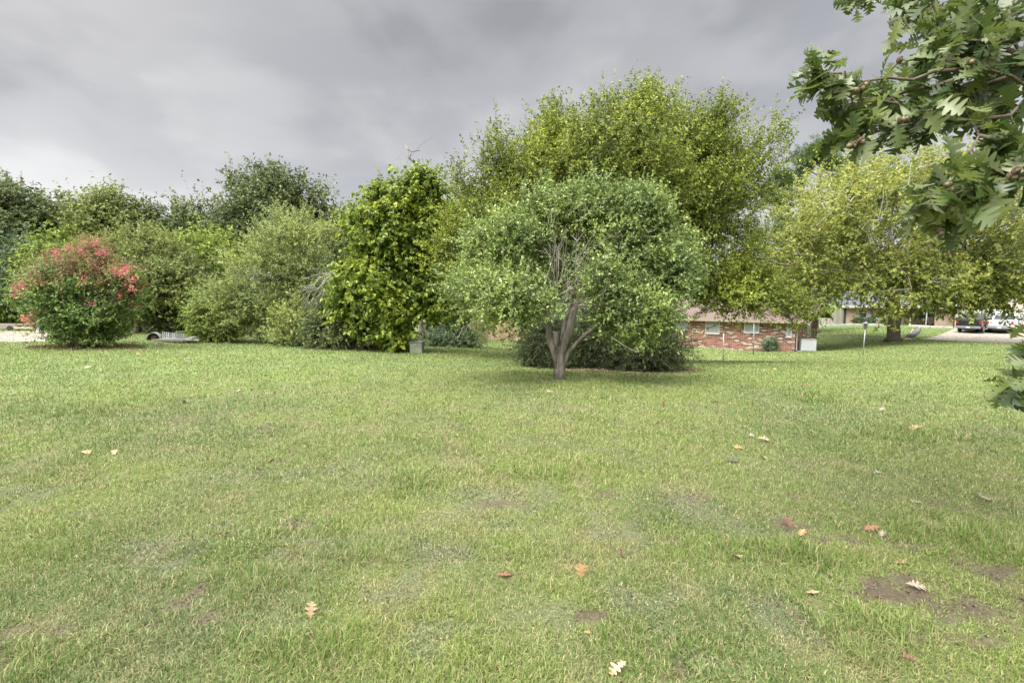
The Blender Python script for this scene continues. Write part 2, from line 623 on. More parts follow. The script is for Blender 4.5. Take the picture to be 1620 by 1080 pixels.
def turf(x, y):
    a = np.clip((fbm(x * .45, y * .45, 1) - .36) * 4, 0, 1)[:, None]
    b = np.clip((fbm(x * 1.7, y * 1.7, 2) - .40) * 3.4, 0, 1)[:, None]
    c = np.clip((fbm(x * 3.1, y * 2.4, 5) - .55) * 4, 0, 1)[:, None]
    d = np.clip((fbm(x * .9 + 7, y * 1.4, 8) - .48) * 5, 0, 1)[:, None]
    col = GREEN * (1 - a) + YELG * a
    col = col * (1 - .55 * b) + GRYG * .55 * b
    col = col * (1 - .5 * d) + YELG * .5 * d
    col = col * (1 - .45 * c) + TAN * .45 * c
    far = np.clip((np.hypot(x, y) - 4) / 9, 0, 1)[:, None]
    col = col * (1 - .5 * far) + np.array((.185, .262, .085)) * .5 * far
    g = np.clip(pmask(x, y, GREYP, 21) * 1.6 - fbm(x * 12, y * 12, 36, 3) * 1.1, 0, 1)[:, None] * .45
    col = col * (1 - g) + BLUE * g
    l = pmask(x, y, LUSHP, 23)[:, None] * .6
    col = col * (1 - l) + np.array((.13, .21, .04)) * l
    return col * .89


def soilness(x, y):
    near = np.clip((13 - y) / 5, 0, 1)
    sp = np.clip((fbm(x * 4.2, y * 3.2, 31, 3) - .66) * 7, 0, 1) * .7 * near
    rt = .78 * np.clip((fbm(x * 3.6 + 3, y * 4.0, 33, 4) - .56) * 5, 0, 1) * np.clip((x - .9) / .8, 0, 1) * np.clip((4.3 - y) / 1.2, 0, 1)
    so = np.maximum(np.maximum(pmask(x, y, SOIL_AND_SHADE_P, 22), sp), rt)
    return np.clip(so * 1.7 - fbm(x * 11, y * 14, 35, 4) * 1.3, 0, 1)


# ------------------------------------------------------------------ the ground: one sheet to the horizon
def graded(a, b, fine0, fine1, step, growth):
    pts = list(np.arange(fine0, fine1 + 1e-6, step))
    s = step
    p = pts[-1]
    while p < b:
        s *= growth
        p += s
        pts.append(min(p, b))
    s = step
    p = pts[0]
    while p > a:
        s *= growth
        p -= s
        pts.insert(0, max(p, a))
    return np.array(sorted(set(pts)))


gx = graded(-420, 420, -9, 9, .09, 1.035)
gy = graded(-60, 600, 1.3, 9, .09, 1.03)
GX, GY = np.meshgrid(gx, gy)
GZ = gz(GX, GY)
fl = lambda a: a.ravel()
x_, y_ = fl(GX), fl(GY)
s_ = soilness(x_, y_)[:, None]
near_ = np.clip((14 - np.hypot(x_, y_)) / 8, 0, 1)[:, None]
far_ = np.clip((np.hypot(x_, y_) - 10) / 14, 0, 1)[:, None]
gc = turf(x_, y_) * (1 - .42 * near_) * (1 - .24 * far_)                 # near: thatch and dirt between blades; far: darkened for the blades' self-shadow
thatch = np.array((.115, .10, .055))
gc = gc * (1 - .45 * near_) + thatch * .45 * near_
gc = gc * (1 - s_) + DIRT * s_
nx, ny = len(gx), len(gy)
ii = (np.arange(ny - 1)[:, None] * nx + np.arange(nx - 1)[None, :]).ravel()
lp = np.stack([ii, ii + 1, ii + nx + 1, ii + nx], 1).ravel()
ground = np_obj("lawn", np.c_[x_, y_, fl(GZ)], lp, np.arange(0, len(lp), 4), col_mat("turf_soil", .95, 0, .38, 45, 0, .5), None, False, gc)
tag(ground, "wide mown lawn sloping gently away between the trees", "lawn", None, "structure")

# ------------------------------------------------------------------ grass blades
GRNG = np.random.default_rng(5)


def blades(n, y0, y1, h, w, spread=1.16, extra=1.2):
    """blades thin out as 1/distance^2 and widen to match"""
    yy = y0 * (y1 / y0) ** GRNG.random(n)
    w = np.maximum(w, .00135 * yy)
    h = h * (1 + .012 * yy)
    xx = GRNG.uniform(-1, 1, n) * (spread * yy + extra)
    so = soilness(xx, yy)
    lu = pmask(xx, yy, LUSHP, 23)
    gr = pmask(xx, yy, GREYP, 21)
    keep = GRNG.random(n) > so * .55
    # shrubs, beds and paving carry no lawn
    for (px, py, rx, ry) in NOGRASS:
        keep &= (((xx - px) / rx) ** 2 + ((yy - py) / ry) ** 2) > 1
    xx, yy, so, lu, gr, w, h = xx[keep], yy[keep], so[keep], lu[keep], gr[keep], w[keep], h[keep]
    n = len(xx)
    tuft = fbm(xx * 5, yy * 5, 41, 3)
    hh = h * GRNG.uniform(.5, 1.3, n) * (.35 + 1.3 * tuft) * (1 + 1.9 * lu * GRNG.random(n) ** 1.5) * (1 - .5 * gr) * (1 - .6 * so)
    ww = w * GRNG.uniform(.6, 1.3, n) * (1 + .5 * gr)
    ang = GRNG.uniform(0, 2 * np.pi, n)
    lean = np.abs(GRNG.normal(.75, .5, n))
    flat = GRNG.random(n) < .33 + .3 * so
    lean[flat] = GRNG.uniform(1.1, 1.5, flat.sum())
    dx, dy = np.cos(ang), np.sin(ang)
    sa = ang + np.pi / 2 + GRNG.normal(0, .5, n)
    sx, sy = np.cos(sa) * ww / 2, np.sin(sa) * ww / 2
    zz = gz(xx, yy) - .004
    B = np.c_[xx, yy, zz]
    l1, l2 = lean * .55, np.minimum(lean * 1.35, 1.75)
    m = B + np.c_[dx * np.sin(l1), dy * np.sin(l1), np.cos(l1)] * (hh * .55)[:, None]
    t = m + np.c_[dx * np.sin(l2), dy * np.sin(l2), np.cos(l2)] * (hh * .55)[:, None]
    S = np.c_[sx, sy, np.zeros(n)]
    V = np.stack([B - S, B + S, m + S * .8, m - S * .8, t], 1)
    col = turf(xx, yy)
    dry = (GRNG.random(n) < .20 + .45 * so) | (flat & (GRNG.random(n) < .45))
    dc = np.array((.34, .29, .16)) * (1 - .5 * so[dry])[:, None]
    col[dry] = col[dry] * .3 + dc * .7
    col *= GRNG.uniform(.7, 1.35, n)[:, None]
    return V, col


NOGRASS = []                    # filled just below: (x, y, rx, ry)
pb = at(955, 580, 13.6)
NOGRASS.append((pb[0], 14.4, 2.3, 2.0))
pc = gp(130, 549)
NOGRASS.append((pc[0], pc[1] + .3, 1.35, 1.0))
Vs, Cs = [], []
for a in ((230000, 1.25, 3.0, .040, .0038), (850000, 2.8, 58, .043, .0038)):
    v_, c_ = blades(*a)
    Vs.append(v_.reshape(-1, 3))
    Cs.append(np.repeat(c_, 5, 0))
V = np.concatenate(Vs)
C_ = np.concatenate(Cs)
nb = len(V) // 5
base = np.arange(nb) * 5
lp = np.stack([base, base + 1, base + 2, base + 3, base + 3, base + 2, base + 4], 1).ravel()
st = np.stack([np.arange(nb) * 7, np.arange(nb) * 7 + 4], 1).ravel()
grass = np_obj("grass", V, lp, st, col_mat("grass_blades", .55, .3), None, False, C_)
tag(grass, "short patchy grass covering the lawn, green with dry tan blades", "grass", None, "stuff")


# crumbs of soil, bark and dry stalks in the bare patches
n = 260000
yy = np.sqrt(GRNG.uniform(1.3 ** 2, 7.5 ** 2, n))
xx = GRNG.uniform(-1, 1, n) * (1.16 * yy + .8)
k = GRNG.random(n) < soilness(xx, yy) * .55
xx, yy = xx[k], yy[k]
n = len(xx)
P = np.c_[xx, yy, gz(xx, yy) + .003]
L_ = GRNG.uniform(.004, .022, n)
D_ = np.c_[GRNG.normal(size=n), GRNG.normal(size=n), np.abs(GRNG.normal(size=n)) * .35]
D_ /= np.linalg.norm(D_, axis=1, keepdims=True)
S_ = np.cross(D_, np.c_[GRNG.normal(size=n) * .4, GRNG.normal(size=n) * .4, np.ones(n)])
S_ /= np.linalg.norm(S_, axis=1, keepdims=True)
W_ = L_ * GRNG.uniform(.12, .6, n)
up_ = np.array([0, 0, 1.0]) * (L_ * GRNG.uniform(0, .5, n))[:, None]
V4 = np.stack([P, P + D_ * (L_ * .5)[:, None] + S_ * W_[:, None] * .5 + up_, P + D_ * L_[:, None], P + D_ * (L_ * .5)[:, None] - S_ * W_[:, None] * .5], 1)
pal = np.array([(.04, .03, .022), (.09, .065, .045), (.16, .12, .08), (.19, .15, .10), (.06, .045, .035), (.13, .085, .055)])
cc = np.repeat(pal[GRNG.integers(0, 6, n)], 4, 0)
q = np.arange(n) * 4
tag(np_obj("soil_crumbs", V4.reshape(-1, 3), np.stack([q, q + 1, q + 2, q, q + 2, q + 3], 1).ravel(), np.arange(0, n * 6, 3), col_mat("soil_crumb_colours", .95), None, True, cc),
    "crumbs of dark soil and dry stalks in the bare lawn patches", "soil", None, "stuff")


# ------------------------------------------------------------------ draped sheets (drives, paths)
def sheet(name, corners, mat, off=.02, n=24, m=10, kind="structure", thick=.06):
    """a paved sheet following the ground; corners: four ground points in order"""
    c = [np.array(p[:2]) for p in corners]
    P = []
    for j in range(m + 1):
        for i in range(n + 1):
            a, b = i / n, j / m
            P.append(c[0] * (1 - a) * (1 - b) + c[1] * a * (1 - b) + c[2] * a * b + c[3] * (1 - a) * b)
    P = np.array(P)
    Z = gz(P[:, 0], P[:, 1]) + off
    V = list(np.c_[P, Z])
    fs = []
    for j in range(m):
        for i in range(n):
            k = j * (n + 1) + i
            fs.append((k, k + 1, k + n + 2, k + n + 1))
    edge = [i for i in range(n + 1)] + [j * (n + 1) + n for j in range(1, m + 1)] + [m * (n + 1) + i for i in range(n - 1, -1, -1)] + [j * (n + 1) for j in range(m - 1, 0, -1)]
    b0 = len(V)
    for k in edge:
        V.append(V[k] - np.array([0, 0, thick + off]))
    L = len(edge)
    for i in range(L):
        j = (i + 1) % L
        fs.append((edge[j], edge[i], b0 + i, b0 + j))
    mb = MB()
    mb.v, mb.f = V, fs
    o = mb.build(name, mat)
    return tag(o, None, None, None, kind)


# ------------------------------------------------------------------ foliage and trees
def unit(a):
    return a / np.maximum(np.linalg.norm(a, axis=-1, keepdims=True), 1e-9)


def leaf_geo(P, D, N, l, w, fold=.3, droop=.15, mid=.45):
    D = unit(D)
    S = unit(np.cross(D, N))
    N2 = np.cross(S, D)
    l, w = l[:, None], w[:, None]
    tip = P + D * l - N2 * l * droop
    md = P + D * l * mid
    a = md + S * w / 2 + N2 * w * fold * .5
    b = md - S * w / 2 + N2 * w * fold * .5
    return np.stack([P, a, tip, b], 1)


def leaf_obj(name, V4, mat, parent):
    n = len(V4)
    k = np.arange(n) * 4
    lp = np.stack([k, k + 1, k + 2, k, k + 2, k + 3], 1).ravel()
    return np_obj(name, V4.reshape(-1, 3), lp, np.arange(0, n * 6, 3), mat, parent, True)


def E(u0, u1, v0, v1, Y, dr=.9, w=1.0):
    """a lobe of a crown: its outline in the photo, at its own distance, with depth dr x width"""
    c = at((u0 + u1) / 2, (v0 + v1) / 2, Y)
    rx, rz = (u1 - u0) / 2 * Y / F, (v1 - v0) / 2 * Y / F
    return (c, np.array([rx, rx * dr, rz]), w)


def crown_points(rng, lobes, n, shell=.5, shrink=.3, zmin=-9):
    wts = np.array([(np.prod(r) ** (2 / 3)) * w for c, r, w in lobes])
    k = rng.choice(len(lobes), n * 2, p=wts / wts.sum())
    d = unit(rng.normal(size=(n * 2, 3)))
    rad = 1 - shell * rng.random(n * 2) ** 1.4
    bump = fbm(d[:, 0] * 2.1 + k * 3.7 + 9, d[:, 2] * 2.1 + d[:, 1] * 1.3 + 5, 51, 2)
    rad = rad * (.84 + .42 * bump)
    P, O = [], []
    C = np.array([l[0] for l in lobes])
    RR = np.array([np.maximum(l[1] - shrink, .15) for l in lobes])
    P = C[k] + d * RR[k] * rad[:, None]
    O = unit(d / RR[k])
    # drop points buried deep in another lobe
    q = (((P[:, None, :] - C[None]) / RR[None]) ** 2).sum(2)
    ok = (q.min(1) > .16) & (P[:, 2] > zmin)
    return P[ok][:n], O[ok][:n]


def foliage(rng, C, O, twigs, per, tl, ls, asp=.5, up=.5, out=.8, rnd=.8, droop=.15, spread=.25, ldroop=0.0, face=.6, fold=.3):
    """twigs from each clump centre carrying leaves on both sides"""
    n = len(C)
    T0 = np.repeat(C, twigs, 0) + rng.normal(size=(n * twigs, 3)) * spread
    Od = np.repeat(O, twigs, 0)
    dr = unit(Od * out + np.array([0, 0, up]) + rng.normal(size=(n * twigs, 3)) * rnd)
    L = tl * rng.uniform(.5, 1.3, n * twigs) * np.where(rng.random(n * twigs) < .07, 1.7, 1.0)
    f = np.tile(np.linspace(.08, 1, per), n * twigs) + rng.uniform(-.04, .04, n * twigs * per)
    T0r, drr, Lr, Or = (np.repeat(a, per, 0) for a in (T0, dr, L, Od))
    P = T0r + drr * (f * Lr)[:, None] - np.array([0, 0, 1]) * (ldroop * (f ** 2) * Lr)[:, None]
    m = len(P)
    sd = unit(np.cross(drr, rng.normal(size=(m, 3))))
    D = unit(drr * rng.uniform(.2, .9, (m, 1)) + sd * rng.uniform(.5, 1.0, (m, 1)) + np.array([0, 0, -droop]))
    N = unit(np.array([0, 0, face]) + Or * .5 + rng.normal(size=(m, 3)) * .55)
    l = ls * rng.uniform(.65, 1.25, m)
    return leaf_geo(P, D, N, l, l * asp * rng.uniform(.8, 1.2, m), fold), (T0, dr, L, np.repeat(C, twigs, 0))


def stem_nodes(pts, r0, r1, seg=.35, wig=.03, rng=None):
    pts = [np.array(p, float) for p in pts]
    out, rad = [], []
    tot = sum(np.linalg.norm(b - a) for a, b in zip(pts, pts[1:]))
    done = 0
    for a, b in zip(pts, pts[1:]):
        L = np.linalg.norm(b - a)
        k = max(1, int(L / seg))
        for i in range(k):
            f = i / k
            q = a + (b - a) * f
            if rng is not None and (done + L * f) > .3:
                q = q + rng.normal(size=3) * wig
            out.append(q)
            rad.append(r0 + (r1 - r0) * ((done + L * f) / tot) ** .8)
        done += L
    out.append(pts[-1])
    rad.append(r1)
    return np.array(out), np.array(rad)


def grow(mb, rng, stems, targets, seg=.5, rtip=.008, wig=.08, arch=.12, sides=5, pathw=.35, cap=.75, gamma=.5):
    """joins every target to the stems by branching limbs and adds all of it to mb as tubes"""
    P, par, pl, rr, fixed = [], [], [], [], []
    for (pts, rad, root) in stems:
        k0 = len(P)
        for i, (p, r) in enumerate(zip(pts, rad)):
            P.append(p)
            par.append(k0 + i - 1 if i else -1)
            pl.append(0 if i == 0 else pl[-1] + np.linalg.norm(pts[i] - pts[i - 1]))
            rr.append(r)
            fixed.append(i < len(pts) * root)
    NS = len(P)
    cnt = NS + len(targets) * 40
    PA = np.zeros((cnt, 3))
    PL = np.zeros(cnt)
    LOCK = np.zeros(cnt, bool)
    PA[:NS], PL[:NS], LOCK[:NS] = P, pl, fixed
    N = NS
    parent = par[:]
    chains = []
    d = np.min(np.linalg.norm(targets[:, None] - PA[None, :NS], axis=2), 1)
    for ti in np.argsort(d):
        t = targets[ti]
        df = t - PA[:N]
        dist = np.linalg.norm(df, axis=1)
        cost = dist + pathw * PL[:N] + .55 * np.maximum(0, -df[:, 2]) + 99 * LOCK[:N]
        j = int(np.argmin(cost))
        L = dist[j]
        k = min(36, max(1, int(L / seg)))
        ch = [j]
        prev = j
        for i in range(1, k + 1):
            f = i / k
            q = PA[j] + df[j] * f
            q = q + np.array([0, 0, 1]) * arch * L * math.sin(math.pi * f)
            if i < k:
                q = q + rng.normal(size=3) * wig * min(1, L)
            PA[N] = q
            PL[N] = PL[prev] + np.linalg.norm(q - PA[prev])
            parent.append(prev)
            prev = N
            ch.append(N)
            N += 1
        chains.append(ch)
    w = np.zeros(N)
    for ch in chains:
        w[ch[-1]] += 1
    for i in range(N - 1, -1, -1):
        if parent[i] >= 0:
            w[parent[i]] += w[i]
    rad = rtip * np.maximum(w, 1) ** gamma
    rad[:NS] = rr
    for ch in chains:
        rs = [rad[i] for i in ch]
        r0 = rad[ch[0]] * cap
        rs[0] = min(r0, rs[1] * 1.25) if len(rs) > 1 else r0
        rs = [min(r, max(r0, rtip)) for r in rs]
        mb.tube([PA[i] for i in ch], rs, sides, False)
    for (pts, r, root) in stems:
        mb.tube(pts, r, 9 if r[0] > .08 else 6)


def flare(pts, rad, h=.35, amt=.5):
    z = pts[:, 2] - pts[0, 2]
    return rad * (1 + amt * np.clip(1 - z / h, 0, 1) ** 2)


def tree(name, label, cat, base, lobes, seed, nclump, twigs, per, tl, ls, lmat, bmat, trunk_r=.15, trunk_h=None, stems=None, group=None, shell=.55, shrink=.3,
         rtip=.008, crown_name="crown", seg=.5, extra=None, zmin_off=.25, part_trunk="trunk", arch=.12, spread=.25, holes=(), flr=.5, **fk):
    rng = np.random.default_rng(seed)
    b = np.array([base[0], base[1], gz1(base[0], base[1]) - .03])
    root = thing(name, label, cat, b, 0, group)
    Cn, On = crown_points(rng, lobes, nclump, shell, shrink, b[2] + zmin_off)
    for hc, hr, _w in holes:
        ok = (((Cn - hc) / hr) ** 2).sum(1) > 1
        Cn, On = Cn[ok], On[ok]
    if extra is not None:
        Cn = np.concatenate([Cn, extra[0]])
        On = np.concatenate([On, extra[1]])
    if stems is None:
        top = max(l[0][2] + l[1][2] * .45 for l in lobes)
        cx = np.mean([l[0] for l in lobes], 0)
        h = trunk_h or (top - b[2])
        tp = np.array([b[0] * .5 + cx[0] * .5, b[1] * .5 + cx[1] * .5, b[2] + h])
        m1 = b + (tp - b) * .45 + rng.normal(size=3) * np.array([.12, .12, 0])
        stems = [([b, m1, tp], trunk_r, trunk_r * .25, .12)]
    SS = []
    for s in stems:
        pts, rad = stem_nodes(s[0], s[1], s[2], .35, .03, rng)
        SS.append((pts, flare(pts, rad, .35, flr) if s is stems[0] else rad, s[3]))
    mb = MB()
    grow(mb, rng, SS, Cn, seg, rtip, .08, arch)
    V4, tw = foliage(rng, Cn, On, twigs, per, tl, ls, spread=spread, **fk)
    # a share of the twigs shows as wood
    T0, dr, L, CC = tw
    for i in range(0, len(T0), 5):
        mb.tube([CC[i], T0[i], T0[i] + dr[i] * L[i] * .5, T0[i] + dr[i] * L[i]], [.007, .006, .004, .002], 3, False)
    for s in (mb,):
        s.v = [np.array(p) - b for p in s.v]
    mb.build(part_trunk, bmat, root, True)
    leaf_obj(crown_name, V4 - b, lmat, root)
    return root, b


GREYBARK = bark_mat("grey_bark", (.10, .085, .065), (.30, .27, .22))
DARKBARK = bark_mat("dark_bark", (.045, .036, .028), (.14, .115, .09))
BROWNBARK = bark_mat("brown_bark", (.12, .085, .06), (.27, .21, .155))

FRUITBARK = bark_mat("lichened_bark", (.075, .064, .055), (.36, .32, .27), 6, .3, .9)
# -------- old fruit tree in the middle of the lawn
Y0 = 9.9
L_FRUIT = leaf_mat("greygreen_leaves", [(0.074, 0.12, 0.025), (0.158, 0.234, 0.053), (0.245, 0.321, 0.095), (0.411, 0.483, 0.216)], .3, .42, 1.1, .3, .5)
fb = gp(885, 596)
P0 = lambda u, v, dy=0.0: at(u, v, fb[1] + dy)
bb = np.array([fb[0], fb[1], fb[2] - .03])
fork = P0(884, 560)
st = [([bb, P0(885, 582), P0(888, 562), P0(899, 532), P0(909, 495), P0(922, 455, .2), P0(935, 400, .3), P0(945, 340, .3)], .125, .025, .35),
      ([P0(884, 588, -.01), P0(879, 562), P0(871, 535), P0(864, 500), P0(862, 470), P0(850, 420, -.2), P0(842, 360, -.3)], .085, .022, .45),
      ([P0(885, 590, .02), P0(883, 560, .04), P0(881, 538, .05), P0(880, 524, .05)], .105, .07, 1.0),
      ([P0(887, 588, -.02), P0(894, 566, -.03), P0(908, 551, -.05), P0(926, 535, -.15), P0(938, 518, -.25), P0(955, 511, -.4), P0(975, 520, -.5), P0(990, 531, -.55), P0(998, 535, -.6)], .075, .010, 1.0),
      ([P0(926, 535, -.15), P0(950, 500, .3), P0(1000, 470, .6), P0(1050, 430, .7)], .05, .02, .2),
      ([P0(886, 580, .05), P0(893, 520, .25), P0(905, 470, .6), P0(960, 420, 1.1), P0(985, 370, 1.4)], .08, .02, .5),
      ([P0(864, 495), P0(835, 465, -.2), P0(795, 450, -.4), P0(755, 455, -.4)], .05, .015, .2)]
lobes = [E(830, 1075, 300, 470, Y0 + .3, .8, .7), E(696, 840, 405, 522, Y0 - .3, 1.1, 1.2), E(985, 1108, 370, 500, Y0 - .2, 1.0, 1.1), E(930, 1096, 440, 562, Y0 - .5, .8, 1.2), E(845, 960, 300, 385, Y0 - .2, 1.0),
         E(760, 870, 335, 430, Y0 - .4, 1.0), E(950, 1070, 295, 400, Y0 - .1, 1.0), E(720, 800, 360, 430, Y0 + .3, 1.0), E(790, 880, 430, 525, Y0 - .7, .9), E(900, 1010, 400, 500, Y0 - 1.0, .7), E(745, 870, 430, 528, Y0 - 1.1, .7), E(935, 1085, 455, 552, Y0 - .9, .7)]
sh_ = []
for u0, v0, du, hgt in ((842, 330, -4, 30), (856, 318, 0, 26), (872, 312, 2, 22), (905, 312, 0, 24), (922, 308, 3, 22), (934, 306, 2, 20), (948, 308, 4, 16), (985, 318, 6, 26), (1004, 322, 8, 28), (1022, 328, 8, 30), (1040, 340, 8, 24), (800, 345, -6, 22), (770, 370, -8, 20), (1075, 370, 12, 16), (1010, 470, 30, 0), (1090, 420, 14, 8)):
    for k in range(4):
        sh_.append(at(u0 + du * k / 3, v0 + 30 - hgt * k / 3, Y0 + .1 * math.sin(u0)))
sh_ = np.array(sh_)
fruit, fb0 = tree("fruit_tree", "gnarled forked tree with grey green leaves standing alone on the open lawn", "tree", (fb[0], fb[1]), lobes, 11, 540, 15, 17, .38, .068,
                  L_FRUIT, FRUITBARK, stems=st, shell=.6, shrink=.40, flr=.25, holes=(E(880, 928, 395, 475, 9.0, 1.7),), extra=(sh_, np.tile(np.array([[0, -.1, 1.3]]), (len(sh_), 1))), rtip=.006, zmin_off=.75, asp=.5, up=.75, out=.75, rnd=.7, droop=.0, spread=.14, seg=.3)
# dead grey twigs showing through the middle of the crown
rng = np.random.default_rng(3)
mb = MB()
for (u0, v0, du, dv, n) in ((890, 455, 25, -75, 20), (885, 470, 45, -55, 14), (800, 460, -35, 15, 12), (870, 440, 10, -70, 12), (905, 490, 60, -30, 6), (850, 485, -50, 0, 8), (955, 515, 70, 10, 4)):
    for i in range(n):
        a = P0(u0 + rng.normal() * 12, v0 + rng.normal() * 12, -.3 - 1.2 * rng.random())
        dd = np.array([du * rng.uniform(.3, 1.1) + rng.normal() * 18, 0, -dv * rng.uniform(.3, 1.1) + rng.normal() * 14]) * Y0 / F
        dd[1] = -.3 * rng.random()
        b_ = a + dd * .5 + rng.normal(size=3) * .06
        c_ = a + dd + rng.normal(size=3) * .05
        mb.tube([a, b_, c_], [.007, .005, .002], 4, False)
        for q in range(2):
            s0 = b_ + (c_ - b_) * rng.random()
            mb.tube([s0, s0 + dd * .25 + rng.normal(size=3) * .10], [.004, .002], 3, False)
mb.v = [np.array(p) - fb0 for p in mb.v]
mb.build("dead_twigs", plain("dead_twig_wood", (.27, .245, .21), .9, .3), fruit, True)

# -------- the big spreading elm behind it
YE = 17.0
L_ELM = leaf_mat("elm_leaves", [(0.064, 0.098, 0.016), (0.146, 0.19, 0.03), (0.221, 0.265, 0.044), (0.37, 0.4, 0.072)], .3, .45, .55, .36)
eb = at(985, 575, YE)
st = [([(eb[0], eb[1], gz1(eb[0], eb[1]) - .03), at(980, 530, YE), at(975, 470, YE)], .34, .26, .8),
      ([at(975, 475, YE), at(940, 400, YE - .3), at(890, 320, YE - .5), at(850, 250, YE - .5)], .17, .03, .15),
      ([at(975, 472, YE), at(985, 390, YE + .3), at(990, 290, YE + .4), at(995, 200, YE + .3)], .19, .03, .15),
      ([at(976, 475, YE), at(1020, 400, YE), at(1080, 320, YE - .2), at(1130, 240, YE - .2)], .17, .03, .15),
      ([at(978, 485, YE), at(1040, 450, YE - .3), at(1110, 425, YE - .6), at(1190, 410, YE - .8), at(1250, 420, YE - .9)], .15, .03, .2),
      ([at(975, 480, YE), at(900, 440, YE - .6), at(810, 410, YE - .9), at(750, 400, YE - .9)], .14, .03, .2)]
lobes = [E(755, 1165, 175, 480, YE, .85), E(708, 850, 275, 465, YE - .4, 1.2), E(1020, 1190, 190, 400, YE, .9), E(1060, 1225, 330, 490, YE - .8, .8), E(790, 1010, 192, 350, YE - .3, .9),
         E(930, 1120, 168, 320, YE + .3, .9), E(720, 830, 380, 490, YE + 1, 1.0), E(1085, 1190, 180, 330, YE, .9, .8), E(800, 1165, 165, 430, YE - .2, .85, 1.4), E(1075, 1255, 405, 516, YE - 1.2, .6, 1.6), E(672, 800, 315, 510, YE - .2, 1.0, 1.3), E(800, 1000, 300, 470, YE + .5, 1.2)]
wisp = []
for u0, v0, u1, v1, k in ((1150, 250, 1235, 180, 4), (1160, 290, 1225, 222, 3), (1090, 230, 1140, 140, 6), (960, 200, 1020, 128, 6), (1010, 190, 1028, 126, 5), (860, 230, 872, 150, 5), (800, 290, 790, 205, 4),
                          (760, 320, 722, 240, 4), (1120, 220, 1150, 150, 4), (1180, 300, 1215, 270, 2), (1200, 430, 1290, 470, 5), (1200, 440, 1270, 490, 4), (780, 270, 770, 205, 3)):
    k *= 2
    for i in range(k):
        f = (i + .5) / k
        wisp.append(at(u0 + (u1 - u0) * f + rng.normal() * 3, v0 + (v1 - v0) * f + 30, YE - .6 + rng.normal() * .15))
wisp = np.array(wisp)
elm, eb0 = tree("elm_tree", "large spreading yellow green tree, widest crown, right behind the forked lawn tree", "tree", (eb[0], eb[1]), lobes, 12, 1060, 14, 18, .68, .105,
                L_ELM, DARKBARK, stems=st, shell=.62, shrink=.55, rtip=.010, zmin_off=1.15, asp=.48, up=.75, out=.8, rnd=.65, droop=.25, spread=.22, seg=.6,
                extra=(wisp, np.tile(np.array([[.4, -.2, .5]]), (len(wisp), 1))))

# -------- dark evergreen shrubs at the elm's foot
L_YEW = leaf_mat("dark_evergreen_needles", [(0.018, 0.03, 0.011), (0.036, 0.056, 0.02), (0.073, 0.097, 0.036), (0.121, 0.133, 0.061)], .15, .5, 1.2, .3)
for i, (u0, u1, v0, v1, Y, lab) in enumerate((
        (965, 1088, 500, 592, 13.6, "dark feathery evergreen shrub with low spreading branches right of the forked trunk"),
        (895, 1010, 478, 588, 14.6, "dark evergreen shrub directly behind the forked trunk, tallest under the spreading tree"),
        (822, 900, 500, 580, 13.9, "dark evergreen shrub with wispy sides left of the forked trunk"))):
    c = at((u0 + u1) / 2, 580, Y)
    tree("evergreen_shrub", lab, "shrub", (c[0], c[1]), [E(u0, u1, v0, v1, Y, 1.0), E(u0 + 12, u1 - 12, v1 - 55, v1 + 4, Y - .3, 1.0)], 30 + i, 120, 12, 26, .55, .085, L_YEW, DARKBARK,
         trunk_r=.06, group="evergreen shrubs under the spreading tree", shrink=.35, rtip=.005, crown_name="crown", asp=.22, up=.15, out=1.0, rnd=.6, droop=.2, spread=.2, ldroop=.25, zmin_off=.05, arch=.02)

# -------- broad-leaved tree left of it
YC = 19.0
L_CAT = leaf_mat("broad_bright_leaves", [(0.057, 0.097, 0.017), (0.142, 0.212, 0.034), (0.22, 0.285, 0.044), (0.39, 0.438, 0.073)], .4, .4, .6, .3)
cb = at(620, 553, YC + .8)
lobes = [E(575, 700, 300, 430, YC, .9), E(530, 640, 395, 500, YC - .3, 1.0), E(590, 655, 440, 556, YC - .6, .9), E(640, 700, 430, 520, YC - .4, .9), E(620, 716, 300, 450, YC + .4, .9), E(625, 705, 272, 340, YC, .9), E(524, 600, 430, 520, YC - .6, 1.0),
         E(640, 735, 345, 420, YC + .3, .9), E(655, 730, 440, 500, YC + .2, .9), E(580, 655, 290, 355, YC + .2, .9), E(548, 632, 322, 415, YC, 1.0), E(590, 648, 500, 560, YC - .8, .9), E(560, 640, 440, 500, YC - 1.0, .9)]
tree("broadleaf_tree", "bright green tree with large broad leaves beside the pale utility box", "tree", (cb[0], cb[1]), lobes, 13, 460, 11, 12, .55, .165, L_CAT, DARKBARK,
     trunk_r=.17, shrink=.4, rtip=.01, shell=.6, asp=.8, up=.2, out=.8, rnd=.8, droop=.55, spread=.22, zmin_off=.2, face=.8, seg=.6)

# -------- pale bushy tree
YW = 21.0
L_WIL = leaf_mat("pale_olive_leaves", [(0.103, 0.139, 0.042), (0.227, 0.28, 0.091), (0.318, 0.371, 0.129), (0.474, 0.523, 0.213)], .35, .5, .5, .28)
wb = at(450, 545, YW + .5)
lobes = [E(395, 535, 332, 470, YW, .9), E(345, 470, 380, 520, YW - .2, .9), E(430, 545, 420, 540, YW - .4, .8), E(310, 450, 440, 545, YW - .6, .8), E(420, 520, 480, 556, YW - 1.2, .8)]
tree("bushy_tree", "rounded pale olive green bushy tree with fine leaves reaching the ground", "tree", (wb[0], wb[1]), lobes, 14, 360, 14, 15, .55, .105, L_WIL, GREYBARK,
     trunk_r=.14, shrink=.4, rtip=.008, shell=.55, asp=.4, up=.8, out=.7, rnd=.6, droop=.2, spread=.19, zmin_off=.1, seg=.6)
rng = np.random.default_rng(8)
